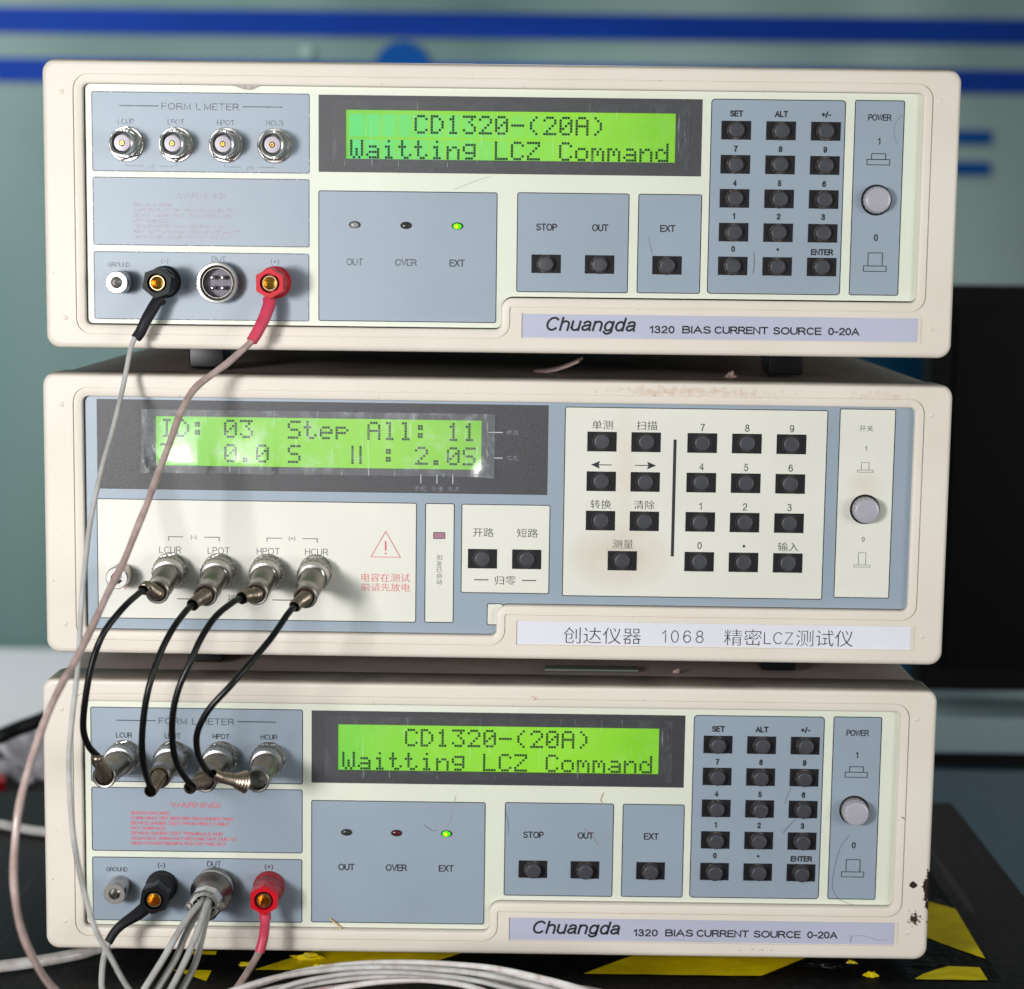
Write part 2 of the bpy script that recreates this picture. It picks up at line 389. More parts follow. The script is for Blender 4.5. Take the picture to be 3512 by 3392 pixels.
def field(x0, x1, z0, z1, parent, mat, name='panel_field', r=0.9, line='ink_line', y=2.94):
    o = plate(name, x0, x1, z0, z1, y, mat, parent, r)
    outline(MB(), x0, x1, z0, z1, y - .03, r=r).build('border_line', line, o, 0)
    return o

# ------------------------------------------------------------------ stroke lettering
def arc(cx, cy, rx, ry, a0, a1, n=10): return [(cx + rx * math.cos(math.radians(a0 + (a1 - a0) * k / n)), cy + ry * math.sin(math.radians(a0 + (a1 - a0) * k / n))) for k in range(n + 1)]
G = {
 'A': (.74, [[(0, 0), (.37, 1), (.74, 0)], [(.13, .34), (.61, .34)]]),
 'B': (.66, [[(0, 0), (0, 1), (.38, 1)] + arc(.38, .765, .24, .235, 90, -90) + [(0, .53)], [(.38, .53)] + arc(.38, .265, .28, .265, 90, -90) + [(0, 0)]]),
 'C': (.74, [arc(.40, .5, .38, .5, 46, 314, 20)]),
 'D': (.70, [[(0, 0), (0, 1), (.30, 1)] + arc(.30, .5, .40, .5, 90, -90, 16) + [(0, 0)]]),
 'E': (.60, [[(.60, 1), (0, 1), (0, 0), (.60, 0)], [(0, .53), (.54, .53)]]),
 'F': (.58, [[(.58, 1), (0, 1), (0, 0)], [(0, .52), (.5, .52)]]),
 'G': (.80, [arc(.42, .5, .40, .5, 42, 318, 20) + [(.78, .17), (.78, .48), (.44, .48)]]),
 'H': (.68, [[(0, 0), (0, 1)], [(.68, 0), (.68, 1)], [(0, .53), (.68, .53)]]),
 'I': (.02, [[(0.01, 0), (0.01, 1)]]),
 'J': (.46, [[(.46, 1), (.46, .25)] + arc(.23, .25, .23, .25, 0, -180, 12)]),
 'K': (.66, [[(0, 0), (0, 1)], [(.62, 1), (0, .38)], [(.22, .58), (.66, 0)]]),
 'L': (.52, [[(0, 1), (0, 0), (.52, 0)]]),
 'M': (.78, [[(0, 0), (0, 1), (.39, .08), (.78, 1), (.78, 0)]]),
 'N': (.68, [[(0, 0), (0, 1), (.68, 0), (.68, 1)]]),
 'O': (.84, [arc(.42, .5, .42, .5, 0, 360, 26)]),
 'P': (.62, [[(0, 0), (0, 1), (.36, 1)] + arc(.36, .735, .26, .265, 90, -90) + [(0, .47)]]),
 'Q': (.84, [arc(.42, .5, .42, .5, 0, 360, 26), [(.5, .24), (.82, -.06)]]),
 'R': (.70, [[(0, 0), (0, 1), (.40, 1)] + arc(.40, .74, .26, .26, 90, -90) + [(0, .48)], [(.36, .48), (.50, .38), (.70, 0)]]),
 'S': (.66, [arc(.33, .755, .285, .245, 22, 210, 12)[:-1] + [(.12, .60), (.33, .52), (.54, .45)] + arc(.33, .255, .315, .255, 28, -160, 12)]),
 'T': (.68, [[(0, 1), (.68, 1)], [(.34, 1), (.34, 0)]]),
 'U': (.68, [[(0, 1), (0, .34)] + arc(.34, .34, .34, .34, 180, 360, 14) + [(.68, 1)]]),
 'V': (.72, [[(0, 1), (.36, 0), (.72, 1)]]),
 'W': (1.02, [[(0, 1), (.26, 0), (.51, 1), (.76, 0), (1.02, 1)]]),
 'X': (.70, [[(0, 0), (.66, 1)], [(.04, 1), (.70, 0)]]),
 'Y': (.70, [[(0, 1), (.35, .45), (.70, 1)], [(.35, .45), (.35, 0)]]),
 'Z': (.64, [[(.02, 1), (.62, 1), (0, 0), (.64, 0)]]),
 '0': (.52, [arc(.26, .5, .26, .5, 0, 360, 22)]),
 '1': (.28, [[(0, .76), (.12, .84), (.24, 1), (.24, 0)]]),
 '2': (.54, [arc(.27, .71, .25, .29, 170, -20, 12) + [(.44, .50), (.10, .17), (0, 0), (.54, 0)]]),
 '3': (.52, [arc(.25, .755, .22, .245, 160, -80, 12) + [(.2, .53)], [(.2, .53)] + arc(.25, .265, .27, .265, 80, -165, 14)]),
 '4': (.56, [[(.42, 0), (.42, 1), (0, .28), (.56, .28)]]),
 '5': (.54, [[(.50, 1), (.12, 1), (.05, .50)] + arc(.26, .32, .27, .32, 125, -160, 16)]),
 '6': (.54, [arc(.27, .31, .26, .31, 180, -180, 18), [(.01, .31), (.02, .62)] + arc(.28, .62, .25, .38, 175, 30, 10)]),
 '7': (.52, [[(0, 1), (.52, 1), (.30, .55), (.18, 0)]]),
 '8': (.54, [arc(.27, .765, .215, .235, -90, 270, 18), arc(.27, .265, .265, .265, 90, 450, 20)]),
 '9': (.54, [arc(.27, .69, .26, .31, 0, 360, 18), [(.53, .69), (.52, .38)] + arc(.26, .38, .25, .38, -5, -150, 10)]),
 '-': (.34, [[(0, .40), (.34, .40)]]), '+': (.52, [[(0, .48), (.52, .48)], [(.26, .22), (.26, .74)]]),
 '/': (.32, [[(0, -.02), (.32, 1.02)]]), '.': (.02, [[(-.05, .5), (.07, .5)]]), '!': (.02, [[(.01, 1), (.01, .46)], [(.01, .06), (.01, 0)]]),
 '(': (.20, [arc(.55, .42, .52, .62, 130, 230, 10)]), ')': (.20, [arc(-.35, .42, .52, .62, 50, -50, 10)]), ' ': (.28, []),
 'h': (.50, [[(0, 0), (0, 1)], [(0, .48)] + arc(.25, .48, .25, .24, 165, 0, 9) + [(.5, 0)]]),
 'u': (.50, [[(0, .72), (0, .25)] + arc(.25, .25, .25, .25, 180, 350, 9), [(.5, .72), (.5, 0)]]),
 'a': (.52, [arc(.26, .52, .22, .2, 160, 0, 8) + [(.48, .10), (.54, 0)], [(.48, .44), (.2, .38)] + arc(.2, .2, .2, .19, 100, 300, 10) + [(.48, .2)]]),
 'n': (.50, [[(0, 0), (0, .72)], [(0, .46)] + arc(.25, .47, .25, .25, 165, 0, 9) + [(.5, 0)]]),
 'g': (.52, [arc(.26, .36, .25, .36, 0, 360, 18), [(.52, .72), (.52, -.05)] + arc(.27, -.05, .25, .22, 0, -165, 9)]),
 'd': (.52, [arc(.26, .36, .25, .36, 0, 360, 18), [(.52, 1), (.52, 0)]]),
}
def text(s, x0, x1, z0, z1, y, mat, parent, wt=0.11, gap=0.22, shear=0.0, name='lettering'):
    """monoline lettering whose capitals span x0..x1, z0..z1"""
    H = z1 - z0; pen = 0; strokes = []
    for i, ch in enumerate(s):
        wd, st = G[ch]
        for q in st: strokes.append([(pen + a + shear * b, b) for a, b in q])
        pen += wd + (gap if ch != ' ' else 0.05)
    pen -= gap; hw = wt * H / 2; sx = (x1 - x0 - 2 * hw) / max(pen, 1e-6) if x1 is not None else H
    X0 = x0 + hw; Z0 = z0 + hw; sz = H - 2 * hw; mb = MB()
    for k, st in enumerate(strokes):
        P = [Vector((X0 + a * sx, Z0 + b * sz)) for a, b in st]; n = len(P); yy = y - 0.003 * (k % 3); vs = []
        closed = (P[0] - P[-1]).length < 1e-5
        for i in range(n):
            a = P[i - 1] if i else (P[-2] if closed else None); b = P[i + 1] if i < n - 1 else (P[1] if closed else None)
            d1 = (P[i] - a).normalized() if a is not None else None; d2 = (b - P[i]).normalized() if b is not None else None
            if d1 is None: d1 = d2
            if d2 is None: d2 = d1
            n1 = Vector((-d1.y, d1.x)); n2 = Vector((-d2.y, d2.x)); m = (n1 + n2)
            m = n1 if m.length < 1e-3 else m.normalized(); k2 = min(1 / max(m.dot(n1), .3), 1.8)
            e = Vector((0, 0))
            if not closed and i == 0: e = -d2 * hw * .9
            if not closed and i == n - 1: e = d1 * hw * .9
            vs += [P[i] + e + m * hw * k2, P[i] + e - m * hw * k2]
        mb.add([(q.x, yy, q.y) for q in vs], [(2 * i, 2 * i + 1, 2 * i + 3, 2 * i + 2) for i in range(n - 1)])
    return mb.build(name, mat, parent, 0)
def textc(s, cx, cz, h, y, mat, parent, wt=0.12, gap=0.22, sx=1.0, **kw):
    pen = sum(G[c][0] + (gap if c != ' ' else .05) for c in s) - gap
    wd = (pen * (h * (1 - wt)) + wt * h) * sx
    return text(s, cx - wd / 2, cx + wd / 2, cz - h / 2, cz + h / 2, y, mat, parent, wt, gap, **kw)
CJ = {}
def cjk(s, x0, x1, z0, z1, y, mat, parent, name='lettering', off=-0.008):
    cu = bpy.data.curves.new('cjk', 'FONT'); cu.body = s; cu.size = 1; cu.offset = off
    o = bpy.data.objects.new('cjk', cu); COL.objects.link(o)
    me = bpy.data.meshes.new_from_object(o.evaluated_get(bpy.context.evaluated_depsgraph_get()))
    vs = [v.co.copy() for v in me.vertices]; fs = [tuple(p.vertices) for p in me.polygons]
    bpy.data.objects.remove(o); bpy.data.curves.remove(cu); bpy.data.meshes.remove(me)
    if not vs: return
    ax = min(v.x for v in vs); bx = max(v.x for v in vs); az = min(v.y for v in vs); bz = max(v.y for v in vs)
    V = [(x0 + (v.x - ax) / (bx - ax) * (x1 - x0), y, z0 + (v.y - az) / (bz - az) * (z1 - z0)) for v in vs]
    return finish(name, V, fs, mat, parent, 0)
def line(mb, x0, z0, x1, z1, y, t=0.25):
    d = Vector((x1 - x0, z1 - z0)).normalized(); n = Vector((-d.y, d.x)) * t / 2
    return mb.add([(x0 + n.x, y, z0 + n.y), (x0 - n.x, y, z0 - n.y), (x1 - n.x, y, z1 - n.y), (x1 + n.x, y, z1 + n.y)], [(0, 1, 2, 3)])
LCDF = {
 'C': '01110 10001 10000 10000 10000 10001 01110', 'D': '11100 10010 10001 10001 10001 10010 11100', '1': '00100 01100 00100 00100 00100 00100 01110',
 '3': '11111 00010 00100 00010 00001 10001 01110', '2': '01110 10001 00001 00010 00100 01000 11111', '0': '01110 10001 10011 10101 11001 10001 01110',
 '-': '00000 00000 00000 11111 00000 00000 00000', '(': '00010 00100 01000 01000 01000 00100 00010', ')': '01000 00100 00010 00010 00010 00100 01000',
 'A': '01110 10001 10001 11111 10001 10001 10001', 'W': '10001 10001 10001 10101 10101 10101 01010', 'a': '00000 00000 01110 00001 01111 10001 01111',
 'i': '00100 00000 01100 00100 00100 00100 01110', 't': '01000 01000 11100 01000 01000 01001 00110', 'n': '00000 00000 10110 11001 10001 10001 10001',
 'g': '00000 01111 10001 10001 01111 00001 01110', 'L': '10000 10000 10000 10000 10000 10000 11111', 'Z': '11111 00001 00010 00100 01000 10000 11111',
 'o': '00000 00000 01110 10001 10001 10001 01110', 'm': '00000 00000 11010 10101 10101 10001 10001', 'd': '00001 00001 01101 10011 10001 10001 01111',
 'I': '01110 00100 00100 00100 00100 00100 01110', ':': '00000 01100 01100 00000 01100 01100 00000', 'S': '01111 10000 10000 01110 00001 00001 11110',
 'e': '00000 00000 01110 10001 11111 10000 01110', 'p': '00000 00000 11110 10001 11110 10000 10000', 'l': '01100 00100 00100 00100 00100 00100 01110',
 '.': '00000 00000 00000 00000 00000 01100 01100', '=': '10010 10010 10010 10010 10010 10010 10010', 'T': '11111 00100 00100 00100 00100 00100 00100'}
def lcd(parent, x0, x1, z0, z1, tx, tz, pitch_z, lines, cells=False, y=4.1):
    s = plate('lcd_screen', x0 - 1, x1 + 1, z0 - 1, z1 + 1, y, 'lcd_green', parent)
    mb = MB(); p_ = 1.0866; c = MB()
    for r, ln in enumerate(lines):
        for k, ch in enumerate(ln):
            X = tx + k * 6 * p_; Z = tz - r * pitch_z
            if cells: c.add([(X - .15, y - .04, Z - 7 * p_ - .15 - p_), (X + 5 * p_ + .1, y - .04, Z - 7 * p_ - .15 - p_), (X + 5 * p_ + .1, y - .04, Z + .15), (X - .15, y - .04, Z + .15)], [(0, 1, 2, 3)])
            if ch == ' ': continue
            for j, row in enumerate(LCDF[ch].split()):
                for i, b in enumerate(row):
                    if b == '1':
                        a0 = X + i * p_ + .05; b0 = Z - j * p_ - .05; q = p_ - .13
                        mb.add([(a0, y - .07, b0 - q), (a0 + q, y - .07, b0 - q), (a0 + q, y - .07, b0), (a0, y - .07, b0)], [(0, 1, 2, 3)])
    mb.build('lcd_characters', 'lcd_pixel', s, 0)
    if cells: c.build('character_cells', 'lcd_cell', s, 0)

# ------------------------------------------------------------------ instrument
H = 116.05; W = 370.0
def stepped(t, n=6):
    return fillet([(16.2 - t, 9.6 - t, 2.4 + t), (185.8 + t, 9.6 - t, 2.4 + t), (185.8 + t, 22.5 - t, 4.6 - t), (355 + t, 22.5 - t, 2.4 + t),
                   (355 + t, 106.4 + t, 2.4 + t), (16.2 - t, 106.4 + t, 2.4 + t)], n)
def outer(i, n=8): return rrect(i, W - i, i, H - i, max(5.5 - i * .6, .8), n)
def empty(name, loc, yaw=0, roll=0):
    o = bpy.data.objects.new(name, None); COL.objects.link(o); o.location = Vector(loc) * MM
    o.rotation_euler = (0, -roll, yaw); o.empty_display_size = 0.02; return o
def tag(o, label=None, cat=None, group=None, kind=None):
    if label: o['label'] = label
    if cat: o['category'] = cat
    if group: o['group'] = group
    if kind: o['kind'] = kind
    return o
def make_bezel(parent, mat, px1=357.6):
    mb = MB()
    rr = 2.2; out = [(outer(rr * (1 - math.sin(a)) , rr * (1 - math.cos(a))), None) for a in ()]
    prof = [(rr, 0.0)] + [(rr * (1 - math.sin(math.pi / 2 * k / 5)), rr * (1 - math.cos(math.pi / 2 * k / 5))) for k in range(1, 6)] + [(0.3, 20.5), (1.2, 22.6), (3.0, 23.4), (9, 23.4)]
    rings(mb, [(outer(i), y) for i, y in prof], flip=True)
    lip = [(0.0, 8.0), (0.05, .9), (0.3, .55), (0.8, .36), (3.1, .16), (3.36, .18), (3.44, .75), (3.72, .75), (3.8, .02), (3.95, 0)]
    rings(mb, [(stepped(t_), y) for t_, y in lip])
    pk = rrect(194.2, px1, 6.2, 16.4, .35, 3)
    mb.add(*filled([outer(rr), stepped(3.95), pk], 0.0))
    rings(mb, [(pk, .7), (pk, 0.0)])
    mb.add([(194.2, .7, 6.2), (px1, .7, 6.2), (px1, .7, 16.4), (194.2, .7, 16.4)], [(0, 1, 2, 3)])
    b = mb.build('front_bezel', mat, parent, 40)
    for (x, z) in ((361.5, 103.6), (361.3, 12.1), (8.0, 103.0), (8.2, 12.3)):
        k = MB(); lathe(k, [(1.1, 0), (.8, .22), (.35, .36), (0.01, .4)], (x, 0.02, z), seg=16); k.build('moulding_dimple', mat, b, 60)
    return b
def make_housing(parent):
    mb = MB()
    n = 40; loop = rrect(4, W - 4, 1.2, H - 1.2, 2.5, 4)
    rings(mb, [(rrect(4, W - 4, 1.0, H - 0.8, 2.5, 4), 20), (rrect(4, W - 4, 1.0, H - 0.8, 2.5, 4), 316), (rrect(6, W - 6, 3, H - 3, 2.5, 4), 318)], flip=True)
    lp = rrect(6, W - 6, 3, H - 3, 2.5, 4); mb.add([(a, 318, b) for a, b in lp], [tuple(range(len(lp)))[::-1]])
    mb.build('housing', 'housing_beige', parent, 40)
    for x in (53.5, 299.0):
        for y in (30, 270):
            f = MB(); f.box(x, x + 15, y, y + 22, -9.55, 1.1, 1.2); f.box(x - 3, x + 1, y + 4, y + 14, -2.5, 1.1, .5); f.build('foot', 'foot_black', parent)
def key(parent, x, z, w_, h_, label=None, r=3.15, prot=2.6, dirt=True, printed=None):
    """a push button: its printed black key field, its gap with dirt, and the button itself"""
    kx, kz = x, z; x += random.uniform(-.12, .12); z += random.uniform(-.12, .12); prot += random.uniform(-.2, .2)
    mb = MB()
    lathe(mb, [(r, -.4), (r, prot - .5), (r - .15, prot - .2), (r - .5, prot - .02), (r - .9, prot), (0.01, prot + .02)], (x, 2.9, z), (random.uniform(-.05, .05), -1, random.uniform(-.05, .05)), 28)
    b = mb.build('push_button', 'button_black', parent, 40)
    y = 2.84
    hole = [(x + (r + .28) * math.cos(a * math.pi / 12), z + (r + .28) * math.sin(a * math.pi / 12)) for a in range(24)]
    k = MB(); lp = [(kx - w_ / 2, kz - h_ / 2), (kx + w_ / 2, kz - h_ / 2), (kx + w_ / 2, kz + h_ / 2), (kx - w_ / 2, kz + h_ / 2)]
    k.add([(a, y, c) for a, c in lp], [(0, 1, 2, 3)]); rings(k, [(lp, y + .06), (lp, y)]); k.build('key_field', 'key_black', b, 30)
    g = MB(); n = 28
    rr = [[(x + q * math.cos(2 * math.pi * a / n) * 1, z + q * math.sin(2 * math.pi * a / n)) for a in range(n)] for q in (r + .34, r - .05)]
    rings(g, [(rr[0], y - .04), (rr[1], y - .04)]); g.build('button_gap', 'dirt_rim' if dirt else 'gap_black', b, 0)
    q = MB(); lathe(q, [(r + .62, 0), (r + .58, .22), (r + .36, .24), (r + .3, 0)], (x - .05, 2.83, z - .05), seg=32); q.build('key_rim', 'key_rim', b, 30)
    return b
def lamp_led(parent, x, z, mat, core=None):
    mb = MB(); el = [(x + 2.45 * math.cos(a * math.pi / 14), z + 1.5 * math.sin(a * math.pi / 14)) for a in range(28)]
    el2 = [(x + (a - x) * .9, z + (b - z) * .86) for a, b in el]
    mb.add([(a, 2.86, b) for a, b in el], [tuple(range(28))]); o = mb.build('indicator_lamp', 'gap_black', parent, 0)
    rm = MB(); rings(rm, [(el, 2.84), (el2, 2.80)]); rm.build('lamp_rim', 'ink_grey', o, 0)
    d = MB(); vs = []; 
    for i in range(5):
        t_ = i / 4 * math.pi / 2
        vs.append(([(x - .1 + 1.75 * math.cos(t_) * math.cos(a * math.pi / 10), z - .12 + 1.15 * math.cos(t_) * math.sin(a * math.pi / 10)) for a in range(20)], 2.83 - .55 * math.sin(t_)))
    rings(d, vs); d.build('lens', mat, o, 60)
    if core:
        q = MB(); lathe(q, [(.75, 0), (.6, .26), (.01, .36)], (x - .35, 2.42, z - .2), seg=16); q.build('lit_core', core, o, 60)
def power_button(parent, x, z, prot=5.0, r=5.1):
    c = MB(); lathe(c, [(r + 1.15, 0), (r + 1.15, .25), (r + .95, .35), (r + .75, .3), (r + .6, .12)], (x, 2.95, z), seg=40)
    a = MB(); lathe(a, [(r + .62, 0.03), (r - .2, 0.03)], (x, 2.92, z), seg=40)
    b = MB(); lathe(b, [(r + .3, 0), (r + .3, prot - 1.9), (r + .05, prot - 1.6), (r - .02, prot - .7), (r - .25, prot - .25), (r - .8, prot - .03), (r - 1.6, prot + .05), (0.01, prot + .12)], (x, 2.9, z), seg=44)
    o = b.build('power_button', 'power_lilac', parent, 35)
    c.build('button_collar', 'gap_black', o, 40); a.build('button_gap', 'gap_black', o, 0)
    s = MB(); lathe(s, [(r + .42, .02), (r + .42, prot - 2.3), (r + .2, prot - 2.2)], (x, 2.9, z), seg=36, knurl=(0, 2, .2)); s.build('ribbed_skirt', 'collar_pale', o, 30)
def symbol(parent, mb_lines, mat='ink_dark', t_=.3, y=2.84, name='switch_symbol'):
    mb = MB()
    for i, (a, b, c, d) in enumerate(mb_lines): line(mb, a, b, c, d, y - .003 * (i % 3), t_)
    return mb.build(name, mat, parent, 0)
def rect_lines(x0, x1, z0, z1, t_=.22):
    h = t_ / 2; return [(x0 - h, z0, x1 + h, z0), (x0 - h, z1, x1 + h, z1), (x0, z0, x0, z1), (x1, z0, x1, z1)]
def film(parent, x0, x1, z0, z1, mat, curl=0.0, seed=1):
    nx, nz = 110, 24; vs = []; fs = []
    for j in range(nz + 1):
        for i in range(nx + 1):
            u, v = i / nx, j / nz; x = x0 + (x1 - x0) * u; z = z0 + (z1 - z0) * v
            y = 2.55 + .16 * noise.noise(Vector((x * .06 + seed * 9, z * .09, seed)))
            if curl > 2:
                wv = max(0, min(1, 1 - (x - 92) / 12)) * max(0, min(1, (97 - z) / 17)); q = ((x - 43) / 27) % 1; q = q / .78 if q < .78 else (1 - q) / .22
                y -= 2.0 * wv * (q * q * (3 - 2 * q) * .35 + q * .65)
            if curl:
                d = max(0, 1 - math.hypot((x - x1) / 13, (z - z0) / 16)); y -= curl * d * d * 1.3
                d = max(0, 1 - math.hypot((x - x0) / 10, (z - z0) / 12)); y -= curl * d * d
                d = max(0, 1 - math.hypot((x - x1) / 5, (z - z1) / 12)); y -= curl * d * d * .8
            vs.append((x, y, z))
    for j in range(nz):
        for i in range(nx): a = j * (nx + 1) + i; fs.append((a, a + 1, a + nx + 2, a + nx + 1))
    return finish('protective_film', vs, fs, mat, parent, 80)
def coax_socket(parent, x, z, phase=0.0, full=True):
    mb = MB(); lathe(mb, [(7.1, 0), (7.1, .5), (6.8, .8), (4, .8)], (x, 2.9, z), seg=40)
    o = mb.build('coaxial_socket', 'nickel', parent, 35)
    n = MB(); lathe(n, [(6.95, .6), (6.95, 2.0), (6.3, 2.6), (4.5, 2.6)], (x, 2.9, z), seg=6, phase=phase); n.build('hex_nut', 'nickel', o, 20)
    b = MB(); lathe(b, [(6.0, 2.4), (6.0, 3.4), (5.5, 3.8), (4.75, 3.8), (4.75, 10.9), (4.55, 11.3), (4.1, 11.5), (3.75, 11.2), (3.7, 5.2)], (x, 2.9, z), seg=36); b.build('barrel', 'nickel', o, 35)
    if full:
        for s_ in (-1, 1):
            l_ = MB(); lathe(l_, [(.9, 4.4), (.9, 5.6), (.01, 5.7)], (x, 2.9 - 8, z), axis=(0.12, 0, -s_), seg=12); l_.build('bayonet_lug', 'nickel', o, 40)
        i = MB(); lathe(i, [(3.72, 7.4), (3.35, 7.6), (3.2, 9.6), (1.2, 9.7), (1.1, 7)], (x, 2.9, z), seg=28); i.build('insulator', 'white_insulator', o, 35)
        g = MB(); lathe(g, [(.8, 5), (.8, 9.9), (.35, 9.9), (.3, 7)], (x, 2.9, z), seg=14); g.build('centre_pin', 'gold', o, 35)
    return o
def binding_post(parent, x, z, mat, dusty, phase=0.0, length=19.0):
    mb = MB(); lathe(mb, [(6.6, 0), (6.6, 2.2), (6.2, 2.8), (5.9, 3.0), (5.9, length - 8.5), (5.0, length - 8.0)], (x, 2.9, z), seg=32)
    o = mb.build('binding_post', dusty, parent, 35)
    c = MB(); L = length
    lathe(c, [(5.2, L - 9.0), (6.1, L - 8.2), (6.35, L - 7.6), (6.35, L - .5), (6.1, L)], (x, 2.9, z), seg=6, phase=phase)
    u, v, a = frame_of((0, -1, 0)); ho = []; hi = []
    hexl = [(Vector((x, 2.9 - L, z)) + (u * math.cos(2 * math.pi * k / 6 + phase) + v * math.sin(2 * math.pi * k / 6 + phase)) * 6.1) for k in range(6)]
    cir = [(x + 3.95 * math.cos(2 * math.pi * k / 30), z + 3.95 * math.sin(2 * math.pi * k / 30)) for k in range(30)]
    c.add(*filled([[(p_.x, p_.z) for p_ in hexl], cir], 2.9 - L))
    c.build('hex_cap', mat, o, 25)
    r_ = MB(); lathe(r_, [(3.95, L), (3.9, L - 3.4), (2.9, L - 3.4)], (x, 2.9, z), seg=30); r_.build('cap_bore', mat, o, 40)
    g = MB(); lathe(g, [(2.55, L - .75), (2.4, L - 11), (.01, L - 11.2)], (x, 2.9, z), seg=28); gi = g.build('socket_insert', 'gold', o, 40)
    g = MB(); lathe(g, [(3.1, L - 3.5), (3.1, L - .8), (2.95, L - .55), (2.6, L - .55), (2.5, L - .8)], (x, 2.9, z), seg=28); g.build('insert_rim', 'gold_dull', o, 40)
    return o
def ground_terminal(parent, x, z, L=11.0):
    mb = MB(); lathe(mb, [(4.6, 0), (4.6, L - .6), (4.2, L), (2.4, L), (2.2, L - .5), (2.1, L - 8), (.01, L - 8.5)], (x, 2.9, z), seg=36)
    return mb.build('ground_terminal', 'nickel_pale', parent, 35)

